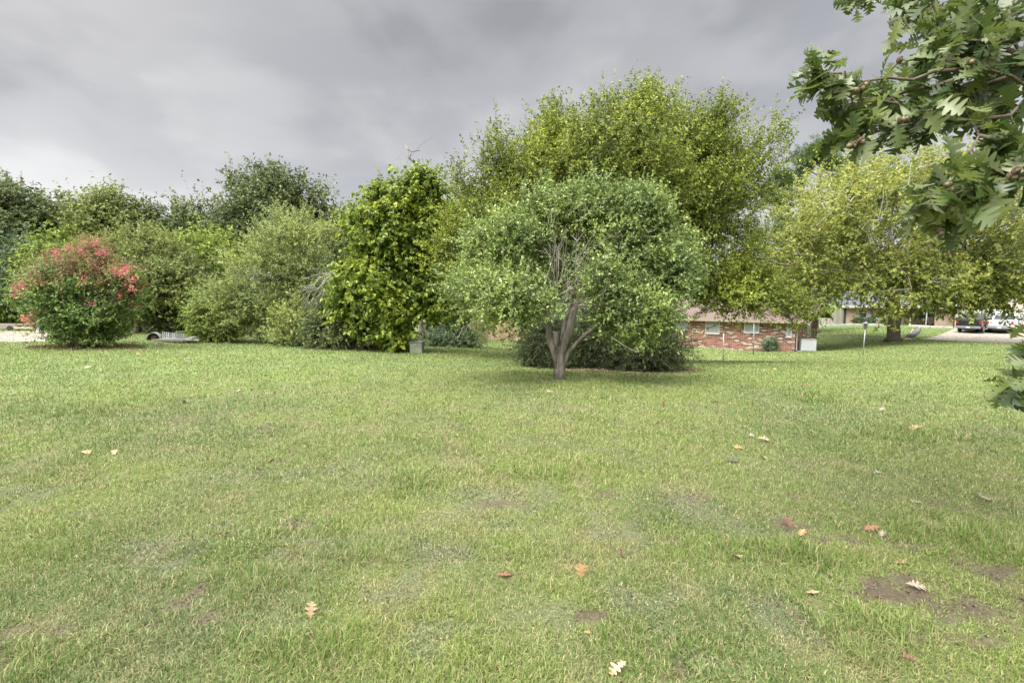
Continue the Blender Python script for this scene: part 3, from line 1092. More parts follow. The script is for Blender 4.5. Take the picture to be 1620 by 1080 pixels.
# -------- mid-left trees
L_MID = leaf_mat("mid_green_leaves", [(0.068, 0.096, 0.026), (0.155, 0.194, 0.058), (0.232, 0.275, 0.083), (0.364, 0.396, 0.137)], .35, .5, .5, .3)
L_MIDY = leaf_mat("warm_green_leaves", [(0.081, 0.135, 0.027), (0.162, 0.23, 0.041), (0.243, 0.317, 0.061), (0.338, 0.405, 0.095)], .35, .5, .5, .3)
L_DARK = leaf_mat("deep_green_leaves", [(0.037, 0.059, 0.021), (0.087, 0.123, 0.044), (0.14, 0.179, 0.068), (0.244, 0.272, 0.12)], .3, .5, .35, .3)
L_BLUE = leaf_mat("blue_green_needles", [(0.065, 0.105, 0.054), (0.117, 0.167, 0.088), (0.208, 0.259, 0.146)], .2, .5, .5, .3)
L_CONI = leaf_mat("bright_conifer_sprays", [(0.039, 0.078, 0.016), (0.098, 0.156, 0.026), (0.195, 0.26, 0.046)], .25, .5, .6, .3)

yb = 23.0
b_ = at(217, 528, yb)
tree("mid_green_tree", "mid green tree with a straight bare lower trunk behind the pink flowering shrub", "tree", (b_[0], b_[1]),
     [E(150, 300, 350, 470, yb, .9), E(190, 330, 400, 500, yb - .4, .9), E(170, 260, 420, 510, yb - .6, .9)], 15, 230, 13, 13, .6, .135, L_MID, BROWNBARK, trunk_r=.13, shrink=.45, rtip=.01, zmin_off=1.0,
     asp=.45, up=.3, out=.8, rnd=.7, droop=.35, spread=.2, seg=.6)
b_ = at(300, 528, 26)
tree("yellow_green_tree", "yellow green tree in shade behind the rounded pale olive tree", "tree", (b_[0], b_[1]),
     [E(270, 375, 362, 470, 26, .9), E(255, 350, 430, 530, 25.5, .9)], 16, 190, 11, 11, .7, .17, L_MIDY, DARKBARK, trunk_r=.13, shrink=.45, rtip=.01, zmin_off=.2,
     asp=.5, up=.3, out=.8, rnd=.7, droop=.3, spread=.3, seg=.7)

b_ = at(722, 545, 26)
tree("shaded_tree", "dark shaded tree filling the gap between the broad leaved tree and the spreading tree", "tree", (b_[0], b_[1]),
     [E(675, 770, 320, 440, 26, .9), E(670, 780, 400, 512, 26, .9)], 19, 190, 12, 12, .8, .17, L_MIDY, DARKBARK, trunk_r=.14, shrink=.5, rtip=.01, zmin_off=1.6,
     asp=.5, up=.3, out=.8, rnd=.8, droop=.3, spread=.3, seg=.7)
# -------- tall trees along the back
back = [  # base u, lobes(u0,u1,v0,v1), Y, leaf size, material, label
    (440, [(372, 500, 262, 430), (345, 420, 268, 360), (440, 532, 290, 400), (330, 420, 320, 440), (400, 470, 256, 330)], 38, .30, L_DARK, "tallest dark green tree rising behind the rounded pale olive tree"),
    (20, [(-60, 60, 280, 440), (0, 80, 292, 400), (-30, 50, 380, 480)], 34, .27, L_DARK, "loose dark tree at the far left end of the back row"),
    (92, [(62, 135, 308, 440), (55, 120, 360, 480)], 37, .27, L_DARK, "narrow dark tree behind the blue green conifer boughs"),
    (165, [(122, 205, 305, 430), (160, 195, 298, 350), (115, 190, 380, 480)], 36, .27, L_MID, "tree with a small tuft above its top in the back row"),
    (225, [(190, 268, 318, 440), (200, 260, 380, 470)], 38, .27, L_DARK, "dark tree in the back row over the straight trunked mid green tree"),
    (305, [(262, 355, 312, 430), (270, 345, 360, 470)], 40, .30, L_DARK, "dark tree in the back row just left of the tallest dark tree"),
    (560, [(510, 620, 330, 460)], 40, .30, L_DARK, "dark tree mostly hidden behind the broad leaved tree"),
    (690, [(640, 750, 320, 480)], 42, .32, L_DARK, "dark tree glimpsed between the broad leaved tree and the spreading tree"),
    (-130, [(-230, -40, 290, 460)], 33, .3, L_DARK, "dark tree just beyond the back row's left end"),
]
for i, (bu, lb, Y, ls, mat, lab) in enumerate(back):
    b_ = at(bu, 515, Y)
    tree("background_tree", lab, "tree", (b_[0], b_[1]), [E(*q, Y + (j % 3 - 1) * .8, 1.0) for j, q in enumerate(lb)], 50 + i, 190 if len(lb) > 2 else 135, 13, 10, 1.0, ls * .85, mat, DARKBARK,
         trunk_r=.22, group="trees of the back row", shrink=.6, rtip=.018, zmin_off=1.0, asp=.55, up=.35, out=.8, rnd=.95, droop=.25, spread=.34, seg=.9, shell=.7)
b_ = at(185, 515, 35)
# conifers on the left edge
for i, (u0, u1, v0, v1, Y, mat, lab) in enumerate(((15, 85, 362, 470, 31, L_BLUE, "blue green conifer with drooping layered boughs behind the pink flowering shrub"),
                                                  (-45, 58, 425, 500, 33, L_CONI, "bright green conifer with dark hollows above the driveway"),
                                                  (60, 150, 365, 480, 30, L_MIDY, "light green young tree peeking over the pink flowering shrub"))):
    c = at((u0 + u1) / 2, 517, Y)
    tree("conifer" if i < 2 else "young_tree", lab, "tree", (c[0], c[1]), [E(u0, u1, v0, v1, Y, 1.0), E(u0 - 8, u1 + 8, (v0 + v1) / 2, v1 + 8, Y, 1.0)], 70 + i, 130, 10, 14, .8, .2, mat, DARKBARK, trunk_r=.12,
         shrink=.45, rtip=.01, asp=.3 if i < 2 else .5, up=0.1, out=1.0, rnd=.45, droop=.2, spread=.3, ldroop=.3, zmin_off=.4, arch=.02)

# -------- dark understorey shrubs under the hedge line
for i, (u0, u1, v0, v1, Y, mat, lab) in enumerate((
        (490, 572, 478, 562, 19.0, L_DARK, "low dark shrub in the gap between the pale olive tree and the broad leaved tree"),
        (560, 640, 486, 562, 19.2, L_DARK, "low dark shrub under the left side of the broad leaved tree"),
        (300, 372, 468, 545, 20.6, L_MIDY, "light green bramble shrub just behind the derelict wooden trailer"),
        (225, 310, 470, 536, 23.5, L_DARK, "dark shrub in the hollow to the left of the derelict wooden trailer"),
        (-20, 70, 478, 512, 34, L_DARK, "grey green shrub above the timber edging of the driveway"),
        (150, 225, 470, 530, 27, L_DARK, "dark shrub in the shade behind the pink flowering shrub"))):
    c = at((u0 + u1) / 2, v1 - 6, Y)
    tree("understorey_shrub", lab, "shrub", (c[0], c[1]), [E(u0, u1, v0, v1, Y, .9)], 90 + i, 95, 10, 11, .55, .13, mat, DARKBARK, trunk_r=.05, group="shrubs along the foot of the tree line",
         shrink=.3, rtip=.006, asp=.5, up=.2, out=.9, rnd=.7, droop=.3, spread=.22, zmin_off=.02, arch=.02)

# -------- crepe myrtle
YM = pc[1] + .2
L_CM = leaf_mat("crepe_leaves", [(0.054, 0.107, 0.026), (0.107, 0.178, 0.045), (0.178, 0.268, 0.062), (0.285, 0.356, 0.107)], .25, .4, 1.0, .3, .5)
L_CM2 = leaf_mat("young_reddish_leaves", [(.12, .15, .04), (.22, .20, .08), (.32, .17, .12), (.33, .30, .13)], .3, .5, 1.0, .25)
L_FLW = leaf_mat("crepe_flowers", [(.52, .05, .12), (.64, .12, .21), (.68, .27, .32), (.50, .28, .22)], .3, .6, 1.5, .2, .2)
rng = np.random.default_rng(21)
root = thing("crepe_myrtle", "wide vase shaped shrub with crimson pink flowers beside the driveway", "shrub", (pc[0], pc[1], pc[2] - .02))
b0 = np.array(root.location)
lobes = [E(58, 206, 425, 540, YM, .9), E(70, 190, 408, 480, YM, .9), E(78, 184, 470, 556, YM - .1, .9), E(42, 110, 430, 495, YM - .1, 1.0), E(112, 182, 400, 460, YM, 1.0), E(28, 72, 440, 492, YM - .2, 1.0, 1.5), E(128, 170, 378, 430, YM, 1.0, 1.3), E(180, 222, 424, 478, YM, 1.0, 1.4), E(66, 106, 402, 450, YM + .1, 1.0, 1.2), E(190, 218, 470, 510, YM, 1.0)]
Cn, On = crown_points(rng, lobes, 430, .6, .2, pc[2] + .08)
st = []
for k in range(9):
    a = 2 * math.pi * k / 9
    st.append(([b0 + np.array([.12 * math.cos(a), .12 * math.sin(a), 0]), b0 + np.array([.45 * math.cos(a), .45 * math.sin(a), 1.0]), b0 + np.array([1.1 * math.cos(a), 1.0 * math.sin(a), 2.3])], .035, .012, .1))
mb = MB()
grow(mb, rng, [(*stem_nodes(s[0], s[1], s[2], .3, .02, rng), s[3]) for s in st], Cn, .35, .005, .05, .03)
mb.v = [np.array(p) - b0 for p in mb.v]
mb.build("stems", BROWNBARK, root, True)
hi = (Cn[:, 2] - b0[2] + rng.normal(size=len(Cn)) * .35) > 2.15
V4, _ = foliage(rng, Cn[~hi], On[~hi], 15, 13, .36, .085, asp=.55, up=.5, out=.7, rnd=.7, droop=.1, spread=.14)
leaf_obj("foliage", V4 - b0, L_CM, root)
V4, _ = foliage(rng, Cn[hi], On[hi], 11, 12, .42, .075, asp=.45, up=.9, out=.7, rnd=.5, droop=.1, spread=.14)
leaf_obj("young_foliage", V4 - b0, L_CM2, root)
fp = crown_points(rng, lobes[:1] + lobes[1:2] + lobes[3:], 260, .12, .02, b0[2] + 1.2)[0]
keep = rng.random(len(fp)) < np.clip((fp[:, 2] - b0[2] - 1.0) / 1.5, .05, .5)
fp = fp[keep]
spots = np.array([at(u, v, YM - 1.0) for u, v in ((48, 497), (52, 502), (58, 490), (36, 452), (60, 446), (68, 440), (75, 445), (152, 384), (166, 398), (160, 398), (195, 425), (190, 432), (210, 440), (208, 455), (30, 466), (90, 405), (110, 392))])
fp = np.concatenate([fp, spots, spots + rng.normal(size=spots.shape) * .08])
nf = 30
FP = np.repeat(fp, nf, 0) + rng.normal(size=(len(fp) * nf, 3)) * np.array([.055, .055, .075])
Dn = unit(rng.normal(size=FP.shape))
V4 = leaf_geo(FP, Dn, unit(rng.normal(size=FP.shape)), rng.uniform(.03, .05, len(FP)), rng.uniform(.025, .045, len(FP)), .4, .2, .6)
leaf_obj("flowers", V4 - b0, L_FLW, root)
# fine sparse flower stalks around the crown
mb = MB()
for p in fp:
    d0 = unit((p - (b0 + np.array([0, 0, 1.2])))[None])[0]
    mb.tube([np.array([0, 0, .5]), (p - b0) * .55 + np.array([0, 0, .25]), p - b0], [.008, .006, .003], 3, False)
mb.build("flower_stalks", BROWNBARK, root, True)
# leaf litter in the bed under it
mulch = []
rng = np.random.default_rng(4)


def litter(cx, cy, rx, ry, n, cols, name, label):
    a = rng.uniform(0, 2 * np.pi, n)
    r = np.sqrt(rng.random(n))
    x, y = cx + rx * r * np.cos(a), cy + ry * r * np.sin(a)
    P = np.c_[x, y, gz(x, y) + .012]
    D = unit(np.c_[np.cos(a * 7), np.sin(a * 7), rng.normal(size=n) * .25])
    V4 = leaf_geo(P, D, unit(np.c_[rng.normal(size=n) * .3, rng.normal(size=n) * .3, np.ones(n)]), rng.uniform(.04, .09, n), rng.uniform(.02, .05, n), .5, .1)
    o = leaf_obj(name, V4, leaf_mat(name + "_colours", cols, .1, .8), None)
    tag(o, label, "leaf litter", None, "stuff")


LIT = [(.07, .045, .03), (.14, .09, .055), (.22, .15, .09), (.12, .10, .06)]
litter(pc[0], pc[1] + .2, 1.8, 1.2, 3500, LIT, "leaf_litter", "brown leaf litter and bare soil under the pink flowering shrub")
q = at(985, 586, 13)
litter(q[0], 13.6, 2.3, 1.7, 4500, [(.12, .07, .045), (.20, .12, .08), (.26, .19, .12), (.15, .14, .08)], "dead_leaf_litter", "reddish dead leaves under the evergreen shrubs and forked tree")
q = at(540, 556, 18.4)
litter(q[0], 18.6, 1.6, .9, 2500, LIT, "hedge_litter", "dark leaf litter in the hollow under the tree line")

# -------- dead tree behind the broad-leaved tree
YD = 25.0
rng = np.random.default_rng(17)
d_b = at(668, 545, YD)
root = thing("dead_tree", "leafless dead tree whose bare forked tip sticks out above the bright broad leaved tree", "tree", (d_b[0], d_b[1], gz1(d_b[0], d_b[1]) - .03))
b0 = np.array(root.location)
pts, rad = stem_nodes([b0, at(664, 400, YD), at(656, 285, YD), at(654, 268, YD)], .14, .035, .5, .03, rng)
tg = np.array([at(*p, YD + rng.normal() * .2) for p in ((641, 230), (645, 236), (650, 240), (664, 238), (668, 250), (672, 262), (681, 268), (676, 276), (685, 283), (660, 262), (647, 250),
                                                        (690, 345), (700, 350), (712, 352), (718, 362), (705, 372), (690, 385), (698, 395), (710, 402), (715, 380), (722, 392), (685, 360), (700, 410), (708, 340))])
mb = MB()
grow(mb, rng, [(pts, rad, .2)], tg, .35, .022, .14, .05, 5, .15)
for p in tg[10:]:
    for k in range(9):
        e = p + rng.normal(size=3) * .45
        mb.tube([p, (p + e) / 2 + rng.normal(size=3) * .1, e], [.008, .006, .004], 3, False)
mb.v = [np.array(p) - b0 for p in mb.v]
mb.build("trunk", bark_mat("weathered_bare_wood", (.13, .115, .10), (.26, .235, .21)), root, True)
# bare grey branches on the right flank of the pale tree
root2 = thing("dead_branch", "bare grey dead branch tangle hanging between the pale olive tree and the broad leaved tree", "branch", at(515, 475, 18.9))
b1 = np.array(root2.location)
mb = MB()
g0 = at(528, 430, 19.4)
for k in range(26):
    e = at(470 + rng.random() * 75, 440 + rng.random() * 60, 18.8 + rng.random() * .5)
    m_ = (g0 + e) / 2 + rng.normal(size=3) * .15 + np.array([0, 0, .15])
    mb.tube([g0 - b1, m_ - b1, e - b1], [.014, .010, .004], 4, False)
    for q in range(3):
        e2 = e + rng.normal(size=3) * .25
        mb.tube([m_ + (e - m_) * .5 - b1, e2 - b1], [.006, .003], 3, False)
mb.tube([g0 - b1, at(526, 500, 19.4) - b1, np.array([at(526, 500, 19.4)[0], 19.4, gz1(at(526, 500, 19.4)[0], 19.4)]) - b1], [.02, .03, .045], 5)
mb.build("twigs", plain("silvery_dead_wood", (.30, .28, .25), .9, .2), root2, True)

# -------- viny mound left of the fence
YV = 25.0
c = at(705, 548, YV)
L_VINE = leaf_mat("vine_leaves", [(0.072, 0.12, 0.06), (0.132, 0.192, 0.096), (0.228, 0.288, 0.168)], .3, .5, .8, .25)
tree("vine_mound", "sprawling grey green vine mound left of the leaning black panel", "vine", (c[0], c[1]), [E(672, 748, 520, 560, YV, .8), E(690, 725, 500, 550, YV + .5, .9), E(720, 762, 532, 556, YV + .6, .8)], 120, 120, 12, 10, .45, .12,
     L_VINE, BROWNBARK, trunk_r=.03, shrink=.2, rtip=.005, zmin_off=.02, up=.4, out=.8, rnd=.8, droop=.3, spread=.2, arch=.02, crown_name="foliage", part_trunk="stem")

# ------------------------------------------------------------------ far treeline closing the horizon
rng = np.random.default_rng(77)
n = 26000
az = rng.uniform(-1.15, 1.15, n)
rr = rng.uniform(120, 150, n)
hh = 5.5 + 4.5 * fbm(az * 14, np.zeros(n), 4, 3)
x, y = rr * np.sin(az), rr * np.cos(az)
P = np.c_[x, y, -2 + hh * np.sqrt(rng.random(n))]
V4 = leaf_geo(P, rng.normal(size=(n, 3)), unit(np.c_[-x / rr * .6, -y / rr * .6, np.ones(n)] + rng.normal(size=(n, 3)) * .5), rng.uniform(.8, 1.6, n), rng.uniform(.6, 1.1, n), .3)
tag(leaf_obj("treeline", V4, L_DARK, None), "far dark treeline beyond the houses along the horizon", "woods", None, "stuff")
# ------------------------------------------------------------------ paved ground
tag(sheet("driveway", [gp(-420, 540), gp(72, 541), gp(78, 525), gp(-420, 523.5)], M_CONC, .03, 30, 8), "pale concrete driveway at the far left beside the pink flowering shrub", "driveway")
H1Z, H2Z = -2.2, -1.56
O1 = np.array([20.6, 35.1, H1Z])
A1 = R(-42)
O2 = np.array([43.5, 63.0, H2Z])
A2 = math.atan2(-.6, .8)


def loc(O, A, x, y, z=0.0):
    return np.array([O[0] + x * math.cos(A) - y * math.sin(A), O[1] + x * math.sin(A) + y * math.cos(A), O[2] + z])


tag(sheet("driveway", [at(1455, 538, 41.5), at(1612, 546.5, 36.5), loc(O2, A2, 19.5, -1.2), loc(O2, A2, 10.6, -1.0)], plain("clean_concrete", (.28, .245, .21), .9, .1, .8), .035, 30, 20), "wide pale concrete driveway under the two parked trucks", "driveway")
tag(sheet("path", [loc(O1, A1, -15, -1.25), loc(O1, A1, -3.2, -1.1), loc(O1, A1, -3.2, -.25), loc(O1, A1, -15, -.25)], M_CONC, .03, 24, 4), "narrow concrete walk along the mottled brick wall", "path")
tag(sheet("path", [gp(1428, 537.5), gp(1439, 537.5), gp(1452, 521.5), gp(1443, 521.5)], plain("red_stone_paving", (.42, .30, .24), .9, .3, 2.5), .03, 8, 12), "curved reddish stone front walk beside the sycamore trunk", "path")
# rounded dark border stones beside that walk
rng = np.random.default_rng(61)
bd = thing("stone_border", "dark rounded stone border edging the curved front walk", "border", gp(1444, 529))
M_STONE = plain("dark_stone", (.13, .125, .13), .85, .35, 3, 0, .3)
for i in range(9):
    f = i / 8
    p = gp(1438 + 13 * f + 3 * math.sin(f * 3), 535 - 12 * f) - np.array(bd.location)
    q = rng.normal(size=3) * .05
    MB().tube([p - np.array([0, 0, .05]), p + np.array([0, 0, .12]), p + q + np.array([0, 0, .26]), p + q + np.array([0, 0, .34])], [.24 + .06 * (i % 2), .29, .22 + .05 * (i % 3), .07], 9).build("stone", M_STONE, bd, True)
# kerb of the street that runs in the dip
mb = MB()
k0, k1 = gp(1296, 531.5), gp(1400, 533.5)
pk = [k0 + (k1 - k0) * i / 16 for i in range(17)]
for a, b in zip(pk, pk[1:]):
    za, zb = gz1(a[0], a[1]), gz1(b[0], b[1])
    mb.tube([(a[0], a[1], za + .02), (b[0], b[1], zb + .02)], .09, 4)
tag(mb.build("kerb", M_CONC), "thin pale kerb line crossing the grass beyond the brick house", "kerb", None, "structure")

# ------------------------------------------------------------------ mottled brick house
B1 = brick_mat("mottled_brick", [(.23, .07, .04), (.045, .03, .026), (.17, .055, .035), (.25, .08, .045), (.46, .38, .31), (.27, .10, .05), (.11, .045, .035), (.20, .065, .042), (.36, .27, .20), (.07, .045, .042), (.24, .085, .05)],
               (.30, .25, .21), .32, .11, .012)
M_SH1 = shingle_mat("brown_pink_shingles", (.115, .077, .068), (.155, .107, .095))
M_BRTRIM = plain("brown_trim", (.10, .07, .055), .7, .2)
h1 = thing("brick_house", "low mottled red brick house with a pinkish brown shingle roof behind the spreading tree", "house", O1, A1)
L1, D1, HW = 17.0, 8.0, 2.42
mb = MB()
mb.box(-L1, 0, 0, D1, -.3, HW)
wall1 = mb.build("wall", B1, h1)
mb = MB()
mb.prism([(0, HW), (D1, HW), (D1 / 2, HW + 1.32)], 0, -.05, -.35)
mb.build("gable", M_DARKWOOD, h1)  # dark brown siding, its near-black tone includes the overhang's shade


def roof(name, par, x0, x1, d, z, rise, ov, mat, th=.14, y0=0.0):
    """a gable roof: two slabs that meet at the ridge"""
    o = thing(name, None, None)
    o.parent = par
    for s in (0, 1):
        mb = MB()
        sl = rise / (d / 2)
        ye, yr = -ov, d / 2
        ze, zr = z - ov * sl, z + rise
        q = [(ye, ze), (yr, zr), (yr, zr + th), (ye, ze + th)]
        if s:
            q = [(d - y - (.003 if y == yr else 0), zz) for y, zz in q]
        mb.prism([(a + y0, b) for a, b in q], 0, x0, x1)
        mb.build("slope", mat, o)
    return o


r1 = roof("roof", h1, -L1 - .6, .95, D1, HW + .05, 1.32, .65, M_SH1)
mb = MB().box(-L1 - .6, .95, -.70, -.655, HW - .33, HW - .03)
mb.build("fascia", plain("taupe_fascia", (.25, .19, .16), .7, .12), h1)
mb = MB()
sl = 1.32 / 4
for s in (1, -1):
    q = [(-.68, HW - .21), (4, HW + 1.36), (4, HW + 1.16), (-.68, HW - .43)]
    if s < 0:
        q = [(8.003 - y, z) for y, z in q]
    mb.prism(q, 0, .955, 1.0)
mb.build("barge_board", plain("pale_barge_board", (.40, .36, .31), .7, .12), h1)
MB().tube([(-3.4, 4.4, HW + 1.1), (-3.4, 4.4, HW + 1.75)], .09, 8).build("roof_vent", M_STEEL, h1, True)
MB().tube([(-3.4, 2.2, HW + .65), (-3.4, 2.2, HW + 1.0)], .13, 8).build("roof_vent", M_STEEL, h1, True)


def window(par, x, y, z, w, h, axis='x', glass=M_PALEGLASS, fr=M_WHITE, mull=True, t=.06):
    """a framed window proud of the wall; axis x: faces -y, axis y: faces +x"""
    o = MB()
    f = .06

    def bx(m, a0, a1, b0, b1, c0, c1):
        if axis == 'x':
            m.box(x + a0, x + a1, y - b1, y - b0, z + c0, z + c1)
        else:
            m.box(x + b0, x + b1, y + a0, y + a1, z + c0, z + c1)
    bx(o, -w / 2 - f, -w / 2, 0.003, t, -f, h + f)
    bx(o, w / 2, w / 2 + f, 0.003, t, -f, h + f)
    bx(o, -w / 2, w / 2, 0.003, t, -f, 0)
    bx(o, -w / 2, w / 2, 0.003, t, h, h + f)
    if mull:
        bx(o, -w / 2, w / 2, 0.012, t * .8, h * .48, h * .48 + .05)
    fo = o.build("window", fr, par)
    g = MB()
    bx(g, -w / 2, w / 2, .004, .010, 0, h)
    g.build("pane", glass, fo)
    s = MB()
    bx(s, -w / 2 - f - .03, w / 2 + f + .03, .003, t + .05, -f - .06, -f)
    s.build("sill", fr, fo)
    return fo


window(h1, -2.95, 0, 1.35, .95, .85)
window(h1, -5.9, 0, 1.15, 1.0, 1.1)
window(h1, -8.6, 0, 1.35, 1.2, .9)
window(h1, -.38, 0, 1.15, .22, 1.12, mull=False)
window(h1, 0, 4.6, .95, .95, 1.25, 'y', M_PALEGLASS)
mb = MB().tube([(.05, .35, 2.3), (.06, .35, .1), (.3, .35, .03)], .045, 6)
mb.build("downspout", M_WHITE, h1)
# white air conditioner at the gable corner
a_ = loc(O1, A1, .75, .55)
a_[2] = gz1(a_[0], a_[1])
ac = thing("air_conditioner", "white slatted air conditioner cabinet at the corner of the mottled brick house", "air conditioner", a_, R(-20))
mb = MB().box(-.5, .42, -.36, .36, .1, .92)
mb.build("cabinet", plain("white_enamel", (.36, .385, .41), .45, .08), ac, bevel=.02)
mb = MB()
for i in range(13):
    x = -.46 + i * .068
    mb.box(x, x + .03, -.385, -.362, .14, .86)
mb.build("grille", M_WHITE, ac)
MB().box(-.52, .44, -.38, .38, .922, .97).build("top", plain("grey_lid", (.25, .26, .27), .6, .1), ac)
MB().box(-.48, -.40, -.34, .34, -.05, .099).build("foot", M_WHITE, ac)
MB().box(.32, .40, -.34, .34, -.05, .099).build("foot", M_WHITE, ac)
MB().box(.425, .46, -.3, .3, .1, .9).build("side_panel", M_WHITE, ac)
for i, (x, lab, s) in enumerate(((-1.5, "small grey green shrub against the brick wall near its corner", .9), (-9.5, "dark foundation shrub at the far end of the brick wall", .8))):
    p = loc(O1, A1, x, -.55)
    zb = gz1(p[0], p[1])
    tree("wall_shrub", lab, "shrub", (p[0], p[1]), [(np.array([p[0], p[1], zb + .5 * s]), np.array([.55, .4, .55]) * s, 1)], 140 + i, 40, 9, 9, .3, .10, L_BLUE if i == 0 else L_DARK, BROWNBARK, trunk_r=.03, shrink=.1,
         rtip=.005, zmin_off=.02, up=.5, spread=.12, crown_name="foliage", part_trunk="stem")

# ------------------------------------------------------------------ posts on the lawn
for (u, v0, v1, Y, r, lab) in ((1144, 527, 570, 26, .028, "thin galvanised post nearest the evergreen shrubs on the lawn"),
                               (1192, 513, 561, 31, .03, "darker steel post standing in front of the white wall window")):
    b = at(u, v1, Y)
    z0 = gz1(b[0], b[1])
    t = at(u + .8, v0, Y)
    o = thing("metal_post", lab, "post", (b[0], b[1], z0), 0, "bare metal posts in front of the brick house")
    MB().tube([(0, 0, -.2), (t[0] - b[0], 0, t[2] - z0)], r, 10).build("pole", M_STEEL if u < 1150 else plain("dull_steel", (.20, .21, .22), .55, .2, 9, .4), o, True)
    MB().tube([(t[0] - b[0], 0, t[2] - z0 + .002), (t[0] - b[0], 0, t[2] - z0 + .05)], [r * 1.25, r * .8], 10).build("cap", M_STEEL, o, True)
b = at(1365, 562, 24)
t = at(1369, 520, 24)
z0 = gz1(b[0], b[1])
o = thing("bird_feeder", "dark bird feeder on top of a slim pole on the lawn before the sycamore", "bird feeder", (b[0], b[1], z0))
hp = t[2] - z0
dx = t[0] - b[0]
MB().tube([(0, 0, -.2), (dx * .3, 0, hp * .35), (dx, 0, hp)], [.026, .024, .022], 10).build("pole", M_STEEL, o, True)
MB().tube([(dx, 0, hp), (dx, 0, hp + .05), (dx, 0, hp + .24)], [.03, .09, .08], 8).build("body", plain("dark_feeder", (.07, .065, .07), .6, .2), o)
MB().tube([(dx, 0, hp + .242), (dx, 0, hp + .27), (dx, 0, hp + .36)], [.15, .145, .03], 10).build("roof", plain("dull_feeder_roof", (.10, .10, .105), .5, .1), o)

# ------------------------------------------------------------------ second house with garage
B2 = brick_mat("orange_brown_brick", [(.33, .16, .10), (.24, .11, .07), (.42, .26, .18), (.18, .085, .06), (.37, .20, .13), (.29, .13, .085)], (.48, .43, .37), .28, .10, .02)
M_SH2 = shingle_mat("slate_grey_shingles", (.075, .08, .10), (.11, .118, .14))
h2 = thing("garage_house", "brown brick house with a slate grey roof and white garage behind the sycamore", "house", O2, A2)
mb = MB()
mb.box(0, 4.6, 0, 9, -.5, 2.42)
mb.box(4.6, 10.4, 1.6, 9, -.5, 2.42)
mb.box(8.7, 10.4, .02, 1.6, -.5, 2.42)
mb.build("wall", B2, h2)
r2 = roof("roof", h2, -.5, 19.5, 9.0, 2.48, 1.75, .6, M_SH2)
MB().box(-.5, 10.6, -.65, -.605, 2.12, 2.42).build("fascia", M_CREAM, h2)
# garage wing whose gable faces the drive
mb = MB()
gx0, gx1, gy0 = 10.45, 19.0, -1.2
gm = (gx0 + gx1) / 2
mb.prism([(gx0, -.5), (gx1, -.5), (gx1, 2.45), (gm, 4.1), (gx0, 2.45)], 1, gy0, 5.0)
mb.build("garage_wall", M_CREAM, h2)
o = thing("garage_roof", None, None)
o.parent = h2
sl = 1.65 / (gm - gx0)
for s in (-1, 1):
    mb = MB()
    q = [(gm, 4.12), (gm - s * (gm - gx0 + .5), 2.47 - .5 * sl), (gm - s * (gm - gx0 + .5), 2.61 - .5 * sl), (gm, 4.26)]
    mb.prism(q, 1, gy0 - .5, 7)
    mb.build("slope", M_SH2, o)
mb = MB()
for s in (-1, 1):
    q = [(gm, 4.27), (gm - s * (gm - gx0 + .52), 2.62 - .5 * sl), (gm - s * (gm - gx0 + .52), 2.36 - .5 * sl), (gm, 4.0)]
    mb.prism(q, 1, gy0 - .55, gy0 - .503)
mb.build("barge_board", M_WHITE, h2)
for k, x in enumerate((10.9, 14.9)):
    d = thing("garage_door", None, None)
    d.parent = h2
    mb = MB()
    w = 3.6
    for i in range(4):
        for j in range(4):
            mb.box(x + j * w / 4 + .03, x + (j + 1) * w / 4 - .03, gy0 - .035, gy0 - .012, .02 + i * .53 + .03, .02 + (i + 1) * .53 - .03)
    mb.box(x, x + w, gy0 - .011, gy0 - .002, 0, 2.14)
    mb.build("panels", M_WHITE, d)
    MB().box(x - .1, x - .003, gy0 - .05, gy0 - .002, 0, 2.24).box(x + w + .003, x + w + .1, gy0 - .05, gy0 - .002, 0, 2.24).box(x, x + w, gy0 - .05, gy0 - .002, 2.145, 2.24).build("frame", M_CREAM, d)
window(h2, 1.75, 0, .85, .75, 1.3, glass=M_GLASS)
window(h2, 3.6, 0, .85, .75, 1.3, glass=M_GLASS)
window(h2, 7.6, 1.6, .75, 1.7, 1.25, glass=M_GLASS)
MB().box(5.0, 5.9, 1.54, 1.595, 0, 2.05).build("door", plain("white_door", (.62, .62, .60), .5, .05), h2)
for x in (5.0, 6.4, 7.9):
    MB().box(x, x + .12, -.2, -.08, -.3, 2.12).build("porch_post", M_WHITE, h2)
MB().box(4.62, 8.68, -.25, 1.58, -.5, -.02).build("porch", M_CONC, h2)
MB().box(-.26, -.01, -.05, .05, 0, 2.3).build("downspout", M_DARKWOOD, h2)
mb = MB()
mb.tube([(2.2, 4.0, 3.9), (2.2, 4.0, 4.6)], .07, 8)
mb.build("roof_vent", M_WHITE, h2)
# bench and plant tubs on the porch
p = loc(O2, A2, 7.3, .55, -.02)
bn = thing("porch_bench", "dark wooden bench on the porch under the front window", "bench", p, A2)
MB().box(-.75, .75, -.22, .22, .40, .45).build("seat", M_BRTRIM, bn)
mb = MB()
for i in range(7):
    x = -.72 + i * .225
    mb.box(x, x + .09, .225, .26, .452, .95)
mb.box(-.75, .75, .22, .265, .951, 1.03)
mb.build("backrest", M_BRTRIM, bn)
for x in (-.7, .62):
    for y in (-.2, .12):
        MB().box(x, x + .07, y, y + .07, 0, .399).build("leg", M_BRTRIM, bn)
p = loc(O2, A2, 8.35, -.55, 0)
p[2] = gz1(p[0], p[1])
ch = thing("porch_chair", "dark high backed chair beside the brick pier of the porch", "chair", p, A2 + R(12))
MB().box(-.3, .3, -.28, .28, .4, .46).build("seat", M_DARKWOOD, ch)
MB().prism([(-.3, .462), (.3, .462), (.27, 1.15), (-.27, 1.15)], 1, .24, .29).build("backrest", M_DARKWOOD, ch)
